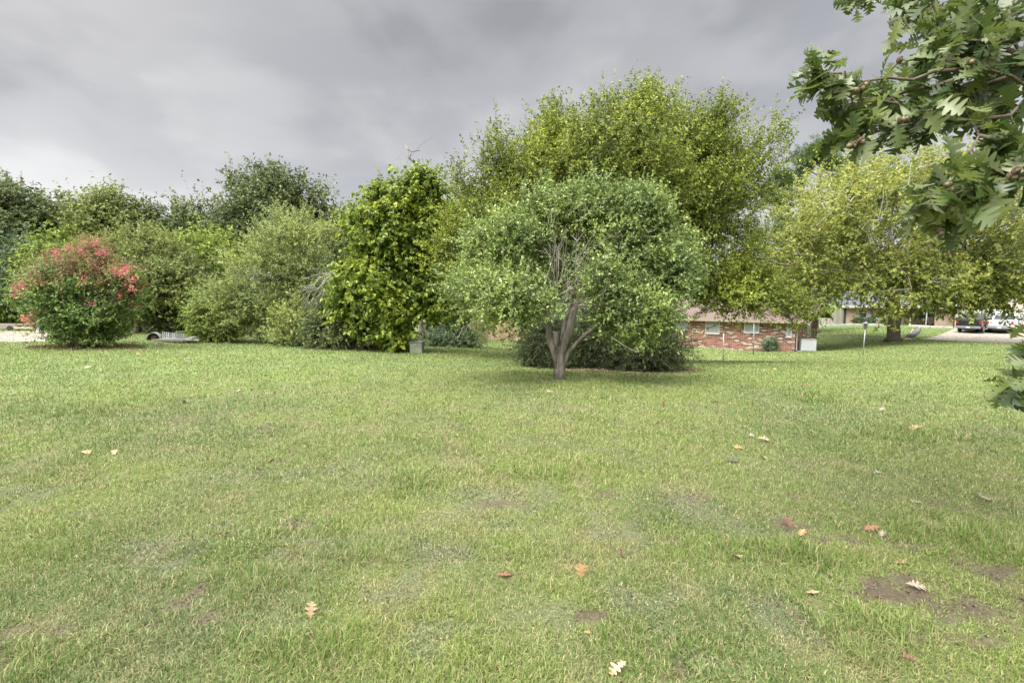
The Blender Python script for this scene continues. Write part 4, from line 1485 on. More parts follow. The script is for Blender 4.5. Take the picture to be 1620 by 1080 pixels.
for x in (-.28, .21):
    for y in (-.26, .2):
        MB().box(x, x + .06, y, y + .06, -.05, .399).build("leg", M_DARKWOOD, ch)
# low pale wall along the front bed
wl = MB()
for a, b in ((-3.6, 3.9), (6.2, 10.2)):
    for i in range(10):
        x0, x1 = a + (b - a) * i / 10, a + (b - a) * (i + 1) / 10 - .02
        p = loc(O2, A2, (x0 + x1) / 2, -2.2)
        wl.box(x0, x1, -2.3, -2.0, gz1(p[0], p[1]) - H2Z - .1, gz1(p[0], p[1]) - H2Z + .22)
o = wl.build("border_wall", plain("pale_border_stone", (.46, .44, .43), .9, .2, 2))
o.location = O2
o.rotation_euler = (0, 0, A2)
tag(o, "low pale stone border wall along the front bed of the garage house", "border wall")
for i, (x, lab) in enumerate(((1.3, "low dark shrub in front of the left window of the garage house"), (2.6, "clipped grey shrub between the two left windows of the garage house"), (4.2, "pale round shrub beside the porch of the garage house"))):
    p = loc(O2, A2, x, -.9)
    zb = gz1(p[0], p[1])
    tree("front_shrub", lab, "shrub", (p[0], p[1]), [(np.array([p[0], p[1], zb + .4]), np.array([.6, .5, .5]), 1)], 150 + i, 40, 9, 9, .3, .13, (L_DARK, L_BLUE, L_WIL)[i], BROWNBARK, trunk_r=.03, shrink=.1, rtip=.005,
         zmin_off=.02, spread=.12, crown_name="foliage", part_trunk="stem")


# ------------------------------------------------------------------ board fences
def fence(name, label, p0, p1, h, mat, pw=.14, gap=.006, top_var=.02, seed=0):
    p0, p1 = np.array(p0[:2]), np.array(p1[:2])
    L = np.linalg.norm(p1 - p0)
    A = math.atan2(p1[1] - p0[1], p1[0] - p0[0])
    rg = np.random.default_rng(seed)
    z0 = gz1(*p0)
    o = thing(name, label, "fence", (p0[0], p0[1], z0), A)
    mb = MB()
    x = 0
    while x < L:
        q = p0 + (p1 - p0) * min(1, (x + pw / 2) / L)
        zg = gz1(*q) - z0
        mb.box(x, x + pw - gap, -.012 + rg.normal() * .003, .012, zg - .05, zg + h + rg.normal() * top_var)
        x += pw
    mb.build("boards", mat, o)
    x = .05
    while x < L:
        q = p0 + (p1 - p0) * min(1, x / L)
        zg = gz1(*q) - z0
        MB().box(x, x + .09, .055, .145, zg - .1, zg + h - .05).build("post", mat, o)
        x += 2.4
    for f in (.2, .8):
        zs = [gz1(*(p0 + (p1 - p0) * t)) - z0 for t in (0, 1)]
        mb = MB()
        mb.v = [(0, .013, zs[0] + h * f), (L, .013, zs[1] + h * f), (L, .05, zs[1] + h * f), (0, .05, zs[0] + h * f), (0, .013, zs[0] + h * f + .09), (L, .013, zs[1] + h * f + .09), (L, .05, zs[1] + h * f + .09), (0, .05, zs[0] + h * f + .09)]
        mb.f = [(0, 3, 2, 1), (4, 5, 6, 7), (0, 1, 5, 4), (1, 2, 6, 5), (2, 3, 7, 6), (3, 0, 4, 7)]
        mb.build("rail", mat, o)
    return o


M_CEDAR = wood_mat("cedar_boards", (.36, .235, .14), (.60, .45, .30))
M_GWOOD = wood_mat("grey_boards", (.22, .20, .175), (.44, .41, .37))
M_BWOOD = wood_mat("brown_grey_boards", (.22, .16, .11), (.36, .27, .20))
fence("wooden_fence", "tall warm cedar board fence seen below the crown of the forked tree", at(772, 541, 45.5), at(905, 541, 46.5), 2.05, M_CEDAR, seed=1)
fence("wooden_fence", "lower brown board fence between the black panel and the cedar fence", at(742, 541, 45.2), at(771.2, 541, 45.4), 1.35, M_BWOOD, seed=2)
fence("wooden_fence", "grey weathered board fence at the left end of the garage house", loc(O2, A2, -9, .8), loc(O2, A2, -.15, .8), 1.85, M_GWOOD, seed=3)
fence("wooden_fence", "dark grey board fence beside the pale utility box under the vines", at(663, 546, 27), at(682, 546, 27), 1.25, wood_mat("dark_grey_boards", (.10, .09, .08), (.2, .18, .16)), seed=4)
# shed beyond the fence
sb = at(757, 541, 52)
sz = gz1(sb[0], sb[1])
sh = thing("garden_shed", "small shed with dark roof and pale yellow green wall beyond the low brown fence", "shed", (sb[0], sb[1], sz), R(8))
MB().box(-2.6, 3.2, 0, 3, 0, 2.15).build("wall", plain("pale_green_siding", (.34, .35, .20), .8, .12), sh)
roof("roof", sh, -3.0, 3.6, 3.0, 2.2, .9, .5, plain("dark_roof_felt", (.05, .05, .06), .9, .2))
window(sh, -1.4, 0, 1.0, .8, .8, glass=M_GLASS, fr=M_DARKWOOD)
MB().box(.8, 1.7, -.03, -.003, .05, 2.0).build("door", plain("brown_shed_door", (.13, .10, .07), .8, .2), sh)
# black panel leaning by the fence
pb_ = at(745, 541, 44)
pn = thing("leaning_panel", "black panel with a white edge strip leaning at the end of the brown fence", "panel", (pb_[0], pb_[1], gz1(pb_[0], pb_[1])), R(10))
MB().prism([(-.55, 1.15), (-.15, 1.22), (.62, .0), (.3, 0)], 1, -.12, .25).build("sheet", plain("black_plastic", (.015, .017, .025), .4, .2), pn)
MB().prism([(-.151, 1.235), (-.06, 1.235), (.70, .03), (.625, .03)], 1, -.14, .26).build("edge_strip", M_WHITE, pn)
# pale utility box
ub = at(660, 553, 18.0)
ux = thing("utility_box", "pale grey green metal utility box half overgrown by the broad leaved tree", "utility box", (ub[0], ub[1], gz1(ub[0], ub[1])), R(-6))
ux.scale = (.82, .82, .86)
M_UB = plain("faded_green_enamel", (.16, .18, .135), .7, .2, 5)
MB().box(-.28, .28, -.22, .22, -.02, .48).build("cabinet", M_UB, ux, bevel=.02)
MB().prism([(-.25, .484), (.25, .484), (.24, .55), (-.25, .51)], 0, -.30, .30).build("lid", M_UB, ux)
MB().box(-.05, .05, -.245, -.222, .36, .40).build("latch", M_STEEL, ux)

# ------------------------------------------------------------------ derelict trailer
tb = gp(272, 540.5)
tr = thing("wooden_trailer", "derelict low wooden trailer with an arched fender and grey upright slats", "trailer", (tb[0], tb[1], tb[2]), R(-7))
M_OLD = wood_mat("bleached_boards", (.17, .155, .14), (.38, .37, .355))
mb = MB()
for i in range(4):
    mb.box(-.55, .78, -.30 + i * .16, -.16 + i * .16, .07 + .004 * i, .115 + .004 * i)
mb.box(-.6, .80, -.345, -.302, .04, .13)
mb.build("bed", M_OLD, tr)
mb = MB()
for i in range(12):
    x = -.42 + i * .083
    mb.box(x, x + (.035 if i < 7 else .052), .02, .045, .13, .40 - .006 * i)
mb.box(-.44, .60, .046, .07, .16, .22)
mb.build("slats", wood_mat("silver_slats", (.16, .16, .165), (.48, .49, .51)), tr)
mb = MB()
arc = [(-.76 + .25 * math.cos(a), .06 + .32 * math.sin(a)) for a in np.linspace(0, math.pi, 12)]
inn = [(-.76 + .225 * math.cos(a), .06 + .295 * math.sin(a)) for a in np.linspace(math.pi, 0, 12)]
mb.prism(arc + inn, 1, -.16, .16)
fd = mb.build("fender", plain("dull_aluminium", (.32, .31, .295), .5, .2, 8), tr)
fd.rotation_euler = (0, 0, R(30))
fd.location = (-.10, .36, 0)
mb = MB().tube([(0, -.07, 0), (0, .07, 0)], .20, 16)
wh = mb.build("wheel", M_BLACK, tr)
wh.location = (-.76, -.02, .18)
wh.rotation_euler = (0, 0, R(30))
MB().tube([(0, -.075, 0), (0, .075, 0)], .09, 12).build("hub", plain("rusty_hub", (.16, .09, .05), .8, .3), wh)
mb = MB()
mb.tube([(.78, -.16, .10), (1.2, -.02, .07)], .035, 6)
mb.tube([(.78, .2, .10), (1.2, -.02, .07)], .035, 6)
mb.box(.82, 1.02, -.14, .14, .115, .20)
mb.build("drawbar", M_OLD, tr)

# ------------------------------------------------------------------ timber edging and cart at the driveway
te = at(-30, 520, 29.5)
te2 = at(58, 520.5, 29.5)
ed = thing("timber_edging", "stacked grey landscape timbers behind the left driveway", "edging", (te[0], te[1], gz1(te[0], te[1])))
L = te2[0] - te[0]
for k in range(2):
    MB().box(-6, L - .15 * k, -.09 + .02 * k, .09, -.05 + .185 * k, .13 + .185 * k).build("timber", wood_mat("old_timber_%d" % k, (.20, .17, .14), (.38, .34, .29)), ed, bevel=.015)
gc_ = at(44, 524, 27.5)
gcart = thing("garden_cart", "faded red tilted garden cart half hidden behind the pink flowering shrub", "cart", (gc_[0] + .3, gc_[1], gz1(gc_[0], gc_[1])), R(5))
tub = MB().prism([(-.42, .55), (.35, .30), (.42, .62), (-.36, .92)], 1, -.3, .3).build("tub", plain("faded_red_plastic", (.46, .10, .085), .6, .15), gcart, bevel=.03)
MB().box(-1.05, .2, -.25, .25, .12, .19).build("plank", M_CEDAR, gcart)
for y in (-.33, .27):
    w_ = MB().tube([(-.95, y, .15), (-.95, y + .06, .15)], .15, 14).build("wheel", M_BLACK, gcart)
MB().tube([(.1, -.2, .19), (.1, -.2, .42)], .03, 6).tube([(.1, .2, .19), (.1, .2, .42)], .03, 6).tube([(-.6, 0, .05), (-.6, 0, .12)], .03, 6).build("frame", M_STEEL, gcart)
mp_ = at(61, 521, 25)
ms_ = thing("painted_post", "short white painted post at the driveway edge behind the pink flowering shrub", "post", (mp_[0], mp_[1], gz1(mp_[0], mp_[1])))
MB().box(-.06, .06, -.06, .06, -.1, .75).prism([(-.07, .75), (.07, .75), (0, .85)], 0, -.07, .07).build("post", M_WHITE, ms_)


# ------------------------------------------------------------------ pickups
def wheel(par, x, y, r=.40, w=.26, rimmat=M_STEEL):
    s = 1 if y > 0 else -1
    o = MB().tube([(0, -w / 2, 0), (0, -w / 2 + .03, 0), (0, w / 2 - .03, 0), (0, w / 2, 0)], [r - .035, r, r, r - .035], 24).build("wheel", M_BLACK, par, False)
    o.location = (x, y, r)
    q = MB().tube([(0, s * (w / 2 - .02), 0), (0, s * (w / 2 + .012), 0)], [r * .62, r * .58], 18)
    for k in range(6):
        a = math.pi * k / 3
        q.tube([(.06 * math.cos(a), s * (w / 2 + .014), .06 * math.sin(a)), (r * .55 * math.cos(a), s * (w / 2 + .014), r * .55 * math.sin(a))], .035, 5)
    q.build("rim", rimmat, o)


def pickup(name, label, pos, hd, paint, dark_bumper=False, chrome=M_STEEL):
    t = thing(name, label, "pickup truck", pos, hd)
    W = 1.0
    # body side outline in x (forward) and z with wheel arches
    def arch(cx, r=.50):
        return [(cx + r * math.cos(a), .42 + r * math.sin(a)) for a in np.linspace(math.pi, 0, 9)]
    low = [(-2.85, .52), (-2.25, .50)] + arch(-1.72) + [(-1.15, .42), (1.25, .42)] + arch(1.82) + [(2.4, .48), (2.88, .55)]
    up = [(2.92, .95), (2.80, 1.10), (1.45, 1.24), (.9, 1.26), (-.95, 1.26), (-.97, 1.30), (-2.82, 1.30), (-2.86, 1.22)]
    mb = MB()
    for s in (-1, 1):                                         # two side skins with thickness
        mb.prism(low + up, 1, s * W, s * (W - .09))
    mb.box(-2.80, 2.80, -W + .092, W - .092, .60, .72)          # bed floor and chassis deck
    mb.box(-1.02, -.96, -W + .092, W - .092, .722, 1.26)
    mb.prism([(1.0, .722), (2.88, .722), (2.88, .95), (2.78, 1.09), (1.45, 1.23), (1.0, 1.25)], 1, -W + .092, W - .092)
    mb.build("body", paint, t, bevel=.025)
    # cab
    ow, tw_ = W - .03, W - .22
    cabp = [(-.95, 1.262), (-.72, 1.90), (.30, 1.93), (1.05, 1.262)]
    mb = MB()
    n0 = len(mb.v)
    for sgn in (-1, 1):
        for (x, z) in cabp:
            w = ow if z < 1.5 else tw_
            mb.v.append((x, sgn * w, z))
    mb.f = [(0, 1, 2, 3), (7, 6, 5, 4), (0, 4, 5, 1), (1, 5, 6, 2), (2, 6, 7, 3), (3, 7, 4, 0)]
    mb.build("cab", paint, t, bevel=.05)
    mb = MB()
    mb.v = [(-.925, -.78, 1.37), (-.925, .78, 1.37), (-.785, .68, 1.80), (-.785, -.68, 1.80)]
    mb.v += [(x - .012, y, z + .004) for x, y, z in mb.v]
    mb.f = [(4, 7, 6, 5), (0, 1, 2, 3), (0, 4, 5, 1), (1, 5, 6, 2), (2, 6, 7, 3), (3, 7, 4, 0)]
    mb.build("rear_window", M_GLASS, t)
    for s in (-1, 1):
        mb = MB()
        for k, (xa, xb) in enumerate(((-.72, -.06), (0.0, .66))):
            q = [(xa, 1.33), (xb + (.12 if k else 0), 1.33), (xb - (.32 if k else 0), 1.83), (xa + .12 * (1 - k), 1.83)]
            v0 = len(mb.v)
            for (x, z) in q:
                f = (z - 1.262) / .65
                y = (ow + (tw_ - ow) * f + .006) * s
                mb.v.append((x, y, z))
            for (x, y, z) in mb.v[v0:v0 + 4]:
                mb.v.append((x, y + .012 * s, z))
            a = v0
            mb.f += [(a + 4, a + 5, a + 6, a + 7), (a, a + 3, a + 2, a + 1), (a, a + 1, a + 5, a + 4), (a + 1, a + 2, a + 6, a + 5), (a + 2, a + 3, a + 7, a + 6), (a + 3, a, a + 4, a + 7)]
        mb.build("side_window", M_GLASS, t)
        MB().box(.80, .95, s * 1.02 - .09, s * 1.02 + .09, 1.26, 1.48).build("mirror", M_BLACK, t)
        MB().box(-2.885, -2.80, s * (W - .09) - .085, s * (W - .09) + .085, .93, 1.22).build("tail_light", plain("red_lens", (.42, .015, .02), .25, .1), t)
        wheel(t, -1.72, s * .86)
        wheel(t, 1.82, s * .86)
    mb = MB().box(-2.88, -2.80, -W + .18, W - .18, .73, 1.29)
    tg_ = mb.build("tailgate", paint, t, bevel=.02)
    MB().box(-2.892, -2.881, -.09, .09, 1.13, 1.18).build("handle", M_BLACK, tg_)
    MB().box(-3.05, -2.86, -W + .04, W - .04, .46, .70).build("bumper", chrome, t, bevel=.03)
    MB().box(-3.058, -3.051, -.16, .16, .51, .63).build("licence_plate", plain("plate_white", (.6, .6, .62), .5, .1), t)
    MB().box(-2.98, 2.6, -.5, .5, .30, .455).build("chassis", M_BLACK, t)
    return t, tg_


M_WP = plain("white_car_paint", (.50, .51, .53), .22, .03, 1)
M_DP = plain("dark_green_black_paint", (.022, .028, .03), .16, .15, 1)
wp = at(1590, 528, 49.5)
zt = gz1(wp[0], wp[1]) + .04
hd = R(90 - 54)
t1, tg1 = pickup("pickup_truck", "white pickup truck parked at the right end of the driveway", (wp[0] + 1.6, wp[1] + 1.6, zt), hd, M_WP)
em = MB().prism([(-.10, 1.07), (-.07, 1.10), (.07, 1.10), (.10, 1.07), (.07, .97), (.03, .90), (-.03, .90), (-.07, .97)], 0, -2.896, -2.881)
em.build("emblem", plain("dark_emblem", (.05, .05, .055), .35, .1), tg1)
MB().box(-2.888, -2.8805, .55, .72, 1.07, 1.105).build("badge", plain("dark_badge", (.06, .05, .05), .4, .1), tg1)
dp = at(1541, 527, 50.5)
pickup("pickup_truck", "dark pickup truck with a pale bumper parked left of the white one", (dp[0] + 1.2, dp[1] + 1.2, gz1(dp[0], dp[1]) + .04), hd, M_DP)

# ------------------------------------------------------------------ sycamore, pine and the trees behind the houses
L_SYC = leaf_mat("sycamore_leaves", [(0.142, 0.185, 0.038), (0.208, 0.255, 0.057), (0.284, 0.32, 0.081), (0.359, 0.38, 0.114), (0.312, 0.27, 0.085)], .4, .5, .25, .3)
m, t_, b_s = new_mat("mottled_sycamore_bark")
tcn = NN(t_, 'ShaderNodeTexCoord')
spz = NN(t_, 'ShaderNodeSeparateXYZ')
t_.links.new(tcn.outputs['Object'], spz.inputs[0])
nz = NN(t_, 'ShaderNodeTexNoise')
nz.inputs['Scale'].default_value = 2.2
nz.inputs['Detail'].default_value = 6
t_.links.new(tcn.outputs['Object'], nz.inputs['Vector'])
ma = NN(t_, 'ShaderNodeMath', operation='MULTIPLY_ADD')
t_.links.new(nz.outputs['Fac'], ma.inputs[0])
ma.inputs[1].default_value = 5.0
t_.links.new(spz.outputs['Z'], ma.inputs[2])
dv = NN(t_, 'ShaderNodeMath', operation='DIVIDE')
t_.links.new(ma.outputs[0], dv.inputs[0])
dv.inputs[1].default_value = 12
rp = ramp(t_, [(.25, (.075, .06, .045)), (.48, (.20, .17, .13)), (.60, (.55, .52, .45)), (.72, (.40, .37, .30)), (.85, (.62, .60, .54))])
t_.links.new(dv.outputs[0], rp.inputs[0])
t_.links.new(rp.outputs[0], b_s.inputs['Base Color'])
b_s.inputs['Roughness'].default_value = .8
M_SYCB = m
YS = 38.0
sb_ = at(1413, 540, YS)
S = lambda u, v, dy=0: at(u, v, YS + dy)
st = [([(sb_[0], sb_[1], gz1(sb_[0], sb_[1]) - .05), S(1414, 515), S(1418, 490)], .47, .40, .9),
      ([S(1418, 492), S(1415, 440), S(1410, 390, .5), S(1408, 320, .5), S(1420, 262, .5)], .30, .04, .15),
      ([S(1418, 494), S(1440, 500), S(1452, 470, -.5), S(1470, 430, -.8), S(1500, 360, -1)], .24, .04, .25),
      ([S(1417, 480), S(1390, 450, .5), S(1350, 400, 1), S(1330, 350, 1), S(1315, 300, 1)], .20, .04, .25),
      ([S(1450, 472, -.5), S(1500, 440, -1), S(1560, 420, -1.5), S(1630, 410, -2)], .16, .03, .2),
      ([S(1416, 470), S(1380, 450, -1), S(1320, 430, -2), S(1260, 420, -2)], .14, .03, .2)]
lobes = [E(1230, 1620, 240, 480, YS, .75), E(1205, 1340, 330, 462, YS - 1, .9), E(1400, 1720, 250, 500, YS, .7), E(1480, 1700, 390, 494, YS - 2, .7), E(1350, 1520, 400, 492, YS - 3, .8, .8), E(1380, 1420, 470, 512, YS - 3, 1, .7), E(1300, 1440, 262, 420, YS, 1.0),
         E(1440, 1600, 225, 380, YS + 1, .9), E(1215, 1290, 370, 455, YS - 2, .9), E(1600, 1760, 300, 490, YS - 1, .9)]
tree("sycamore_tree", "tall yellowing sycamore with pale limbs and a thick dark trunk before the garage house", "tree", (sb_[0], sb_[1]), lobes, 170, 1000, 11, 13, 1.15, .20, L_SYC, M_SYCB, stems=st,
     shell=.85, shrink=.8, rtip=.020, zmin_off=2.2, asp=.8, up=.3, out=.8, rnd=.8, droop=.35, spread=.5, seg=.9, face=.6)
# pine
YP = 52.0
L_PINE = leaf_mat("pine_needles", [(0.045, 0.086, 0.023), (0.09, 0.148, 0.036), (0.164, 0.222, 0.055)], .2, .5, .5, .25)
pbs = at(1290, 520, YP)
rng = np.random.default_rng(31)
cl_ = []
for (u, v, rr_, k) in ((1300, 240, 26, 9), (1275, 262, 20, 6), (1240, 290, 22, 7), (1222, 312, 24, 8), (1262, 285, 16, 4), (1252, 318, 26, 7), (1320, 265, 26, 7), (1235, 350, 30, 7), (1335, 300, 30, 6), (1215, 380, 30, 6), (1300, 420, 40, 8), (1330, 380, 30, 5)):
    for i in range(k):
        cl_.append(at(u + rng.normal() * rr_ * .5, v + rng.normal() * rr_ * .32, YP + rng.normal() * 1.6))
cl_ = np.array(cl_)
st = [([(pbs[0], pbs[1], gz1(pbs[0], pbs[1]) - .05), at(1287, 440, YP), at(1292, 340, YP), at(1302, 235, YP)], .38, .06, .3)]
tree("pine_tree", "tall open crowned pine with dark needle clumps behind the mottled brick house", "tree", (pbs[0], pbs[1]), [(at(1300, 240, YP), np.array([1., 1., .6]), 1)], 171, 4, 22, 26, .75, .34, L_PINE, DARKBARK, stems=st,
     shrink=.1, rtip=.02, asp=.10, up=.55, out=.5, rnd=.8, droop=-.1, spread=.35, seg=.9, extra=(cl_, np.tile(np.array([[-.1, -.3, .6]]), (len(cl_), 1))))
for i, (u0, u1, v0, v1, Y, mat, lab) in enumerate((
        (1205, 1330, 395, 492, 56, L_DARK, "dark tree behind the roof of the mottled brick house"),
        (1318, 1400, 400, 490, 78, L_DARK, "dark tree beyond the left end of the garage house roof"),
        (1480, 1600, 395, 475, 82, L_DARK, "dark tree beyond the garage roof of the second house"),
        (1585, 1710, 385, 470, 80, L_MID, "dark tree at the far right behind the garage house"))):
    c = at((u0 + u1) / 2, 505, Y)
    tree("distant_tree", lab, "tree", (c[0], c[1]), [E(u0, u1, v0, v1, Y, .8), E(u0 + 20, u1 - 20, v0 - 8, v1 - 20, Y, .8)], 180 + i, 130, 9, 9, 1.4, .42, mat, DARKBARK, trunk_r=.25, shrink=.9, rtip=.02, zmin_off=1,
         spread=.6, seg=1.2, shell=.7, group="trees behind the houses")
# ------------------------------------------------------------------ the oak bough overhead at the right
TT = np.unique(np.r_[np.linspace(0, 1, 37)])
WW = .02 + .075 * np.sin(np.pi * np.clip(TT, 0, 1)) ** .8
for _c, _h, _a in ((.20, .055, .15), (.36, .07, .27), (.60, .095, .37), (.815, .075, .29), (.945, .05, .15)):
    WW = np.maximum(WW, _a * np.sqrt(np.clip(1 - ((TT - _c) / _h) ** 2, 0, 1)))
WW[0], WW[-1] = .008, .012


def lobed(rng, P, D, N, L, jitter=.18):
    """bur-oak leaves: deep rounded lobes either side of a bent midrib; returns verts (n, 3k, 3)"""
    n, k = len(P), len(TT)
    D = unit(D)
    S = unit(np.cross(D, N))
    N2 = np.cross(S, D)
    t = TT[None, :, None]
    bend = rng.normal(.15, .22, n)[:, None, None]
    mid = P[:, None] + D[:, None] * L[:, None, None] * t - N2[:, None] * L[:, None, None] * bend * t ** 2
    jit = lambda: np.interp(np.linspace(0, 6, k), np.arange(7), np.zeros(7))[None] + np.stack([np.interp(np.linspace(0, 6, k), np.arange(7), q) for q in rng.normal(size=(n, 7)) * jitter])
    w = WW[None, :] * (1 + jit()) * rng.uniform(.85, 1.15, (n, 1))
    w2 = WW[None, :] * (1 + jit()) * rng.uniform(.85, 1.15, (n, 1))
    fo = rng.normal(.25, .25, n)[:, None, None]
    cu = rng.normal(0, .35, n)[:, None, None]
    fwd = .38 * D[:, None]
    a = mid + (S[:, None] + fwd + N2[:, None] * (fo + cu * t)) * (w * L[:, None])[:, :, None]
    b = mid + (-S[:, None] + fwd + N2[:, None] * (fo - cu * t)) * (w2 * L[:, None])[:, :, None]
    return np.concatenate([mid, a, b], 1)


def lobed_obj(name, V, mat, parent):
    n, k = len(V), len(TT)
    q = []
    for i in range(k - 1):
        q += [(i, i + 1, k + i + 1, k + i), (i + 1, i, 2 * k + i, 2 * k + i + 1)]
    q = np.array(q).ravel()
    lp = (np.arange(n)[:, None] * (3 * k) + q[None]).ravel()
    return np_obj(name, V.reshape(-1, 3), lp, np.arange(0, len(lp), 4), mat, parent, False)


ACORNS = ((1362, 138, 2.55, 0), (1353, 144, 2.52, 0), (1370, 133, 2.58, 0), (1424, 95, 2.6, 1), (1362, 222, 2.5, 0), (1352, 229, 2.52, 0), (1345, 230, 2.5, 0), (1425, 190, 2.5, 0), (1432, 188, 2.52, 0), (1500, 292, 2.35, 0), (1506, 299, 2.34, 0), (1608, 270, 2.2, 1), (1600, 278, 2.22, 0),
                         (1488, 366, 2.4, 0), (1535, 98, 2.65, 0))
L_OAK = leaf_mat("oak_leaves", [(0.032, 0.058, 0.017), (0.055, 0.091, 0.024), (0.091, 0.131, 0.032), (0.146, 0.183, 0.044), (0.175, 0.204, 0.124)], .35, .40, 2.0, .25, .5)
rng = np.random.default_rng(99)
ob = np.array([5.4, 2.3, gz1(5.4, 2.3) - .05])
oak = thing("oak_tree", "bur oak whose dark lobed leaves and acorns hang into view from the right", "tree", ob)
cl2, sz2 = [], []
for (u, v, ru, rv, Y0_, Y1_, k, s) in ((1318, 122, 26, 28, 2.5, 2.8, 7, .15), (1362, 185, 36, 34, 2.5, 2.9, 11, .15), (1440, 150, 60, 36, 2.6, 3.2, 17, .145), (1450, 195, 45, 22, 2.5, 2.9, 8, .15), (1560, 110, 90, 60, 2.6, 3.4, 34, .145),
                                  (1565, 185, 60, 22, 2.6, 3.0, 9, .15), (1530, 20, 110, 22, 2.9, 3.8, 22, .15), (1440, 0, 40, 8, 3.0, 3.4, 3, .15), (1345, 0, 26, 6, 4.2, 4.6, 4, .13), (1392, -6, 36, 6, 4.0, 4.5, 4, .13),
                                  (1600, 228, 30, 22, 2.4, 2.7, 8, .15), (1500, 75, 70, 40, 2.7, 3.3, 12, .145), (1540, 295, 50, 28, 2.3, 2.7, 15, .155), (1590, 275, 36, 32, 2.3, 2.7, 8, .155), (1480, 320, 22, 12, 2.35, 2.6, 4, .15), (1515, 350, 14, 8, 2.4, 2.6, 3, .14),
                                  (1610, 600, 14, 18, 2.1, 2.2, 4, .11), (1618, 542, 8, 4, 2.2, 2.3, 1, .10), (1660, 590, 25, 22, 2.1, 2.3, 5, .13), (1720, 150, 80, 110, 2.5, 3.4, 26, .15), (1720, 330, 60, 40, 2.3, 2.8, 8, .15), (1800, -80, 180, 80, 2.6, 4, 28, .15), (1560, -90, 150, 40, 3.0, 4.0, 18, .15)):
    for i in range(int(k * 1.25)):
        r, a = math.sqrt(rng.random()), rng.uniform(0, 2 * math.pi)
        cl2.append(at(u + ru * r * math.cos(a), v + rv * r * math.sin(a), rng.uniform(Y0_, Y1_)))
        sz2.append(s)
for i in range(170):            # the rest of the crown, above and beside the camera
    a, r = rng.uniform(0, 2 * math.pi), math.sqrt(rng.random())
    p = np.array([6.4 + 4.2 * r * math.cos(a), 1.6 + 4.6 * r * math.sin(a), rng.uniform(3.4, 8.5)])
    if p[0] < 4.2:
        continue
    cl2.append(p)
    sz2.append(.2)
cl2, sz2 = np.array(cl2), np.array(sz2)
OB = lambda u, v, Y: at(u, v, Y)
st = [([ob, ob + (0, 0, 1.8), ob + (.15, 0, 3.4), ob + (.3, -.1, 6.5)], .28, .08, .15),
      ([ob + (.03, 0, 2.0), OB(1900, 120, 2.9), OB(1700, 90, 2.8), OB(1560, 110, 2.8), OB(1440, 125, 2.7), OB(1330, 128, 2.6)], .045, .004, .1),
      ([OB(1700, 92, 2.8), OB(1600, 180, 2.7), OB(1480, 190, 2.7), OB(1370, 215, 2.6)], .013, .004, .05),
      ([ob + (0, 0, 1.5), OB(1850, 280, 2.6), OB(1700, 270, 2.5), OB(1580, 295, 2.45), OB(1480, 325, 2.45)], .03, .004, .1),
      ([ob + (.1, 0, 2.8), OB(1800, -60, 3.4), OB(1620, -40, 3.5), OB(1480, -5, 3.7), OB(1350, 3, 4.3)], .06, .006, .1),
      ([ob + (0, 0, .95), OB(1800, 570, 2.3), OB(1680, 585, 2.2), OB(1625, 600, 2.15)], .03, .005, .1)]
SS = [(*stem_nodes(s[0], s[1], s[2], .15, .012, rng), s[3]) for s in st]
mb = MB()
grow(mb, rng, SS, np.concatenate([cl2, [at(a_[0], a_[1], a_[2]) for a_ in ACORNS]]), .12, .0042, .05, .03, 5, .35, .75, .45)
mb.v = [np.array(p) - ob for p in mb.v]
mb.build("trunk", bark_mat("oak_bark", (.05, .04, .03), (.17, .14, .11), 9), oak, True)
per = 7
n = len(cl2) * per
P = np.repeat(cl2, per, 0) + rng.normal(size=(n, 3)) * .025
ctr = np.array([4.6, 2.4, 2.9])
outd = unit(np.repeat(cl2, per, 0) - ctr)
D = unit(outd * .55 + rng.normal(size=(n, 3)) * .55 + np.array([0, -.05, -.22]))
Nn = unit(np.array([0, -.15, .8]) + rng.normal(size=(n, 3)) * .5)
V = lobed(rng, P, D, Nn, np.repeat(sz2, per) * rng.uniform(.55, 1.08, n))
lobed_obj("crown", V - ob, L_OAK, oak)
# acorns in fringed caps
M_CAP = bark_mat("acorn_cap", (.06, .04, .025), (.20, .14, .09), 60, 1, .8)
M_NUT = plain("acorn_nut", (.11, .09, .04), .45, .25, 20)
for (u, v, Y, open_) in ACORNS:
    c = at(u, v, Y) - ob
    d = unit(np.array([[rng.normal() * .4 - .2, -.7 if open_ else -.3, -.25 + rng.normal() * .3]]))[0]
    ac_ = thing("acorn", None, None)
    ac_.parent = oak
    ac_.location = c
    s = .016
    prof = [(-1.0, .25), (-.8, .75), (-.4, 1.05), (.05, 1.18), (.3, 1.12), (.32, .85), (.1, .7)]
    MB().tube([d * s * a for a, r in prof], [s * r for a, r in prof], 12).build("cap", M_CAP, ac_, True)
    if not open_:
        prof = [(.0, .7), (.4, .86), (.9, .80), (1.3, .5), (1.5, .12)]
        MB().tube([d * s * a for a, r in prof], [s * r for a, r in prof], 10).build("nut", M_NUT, ac_, True)

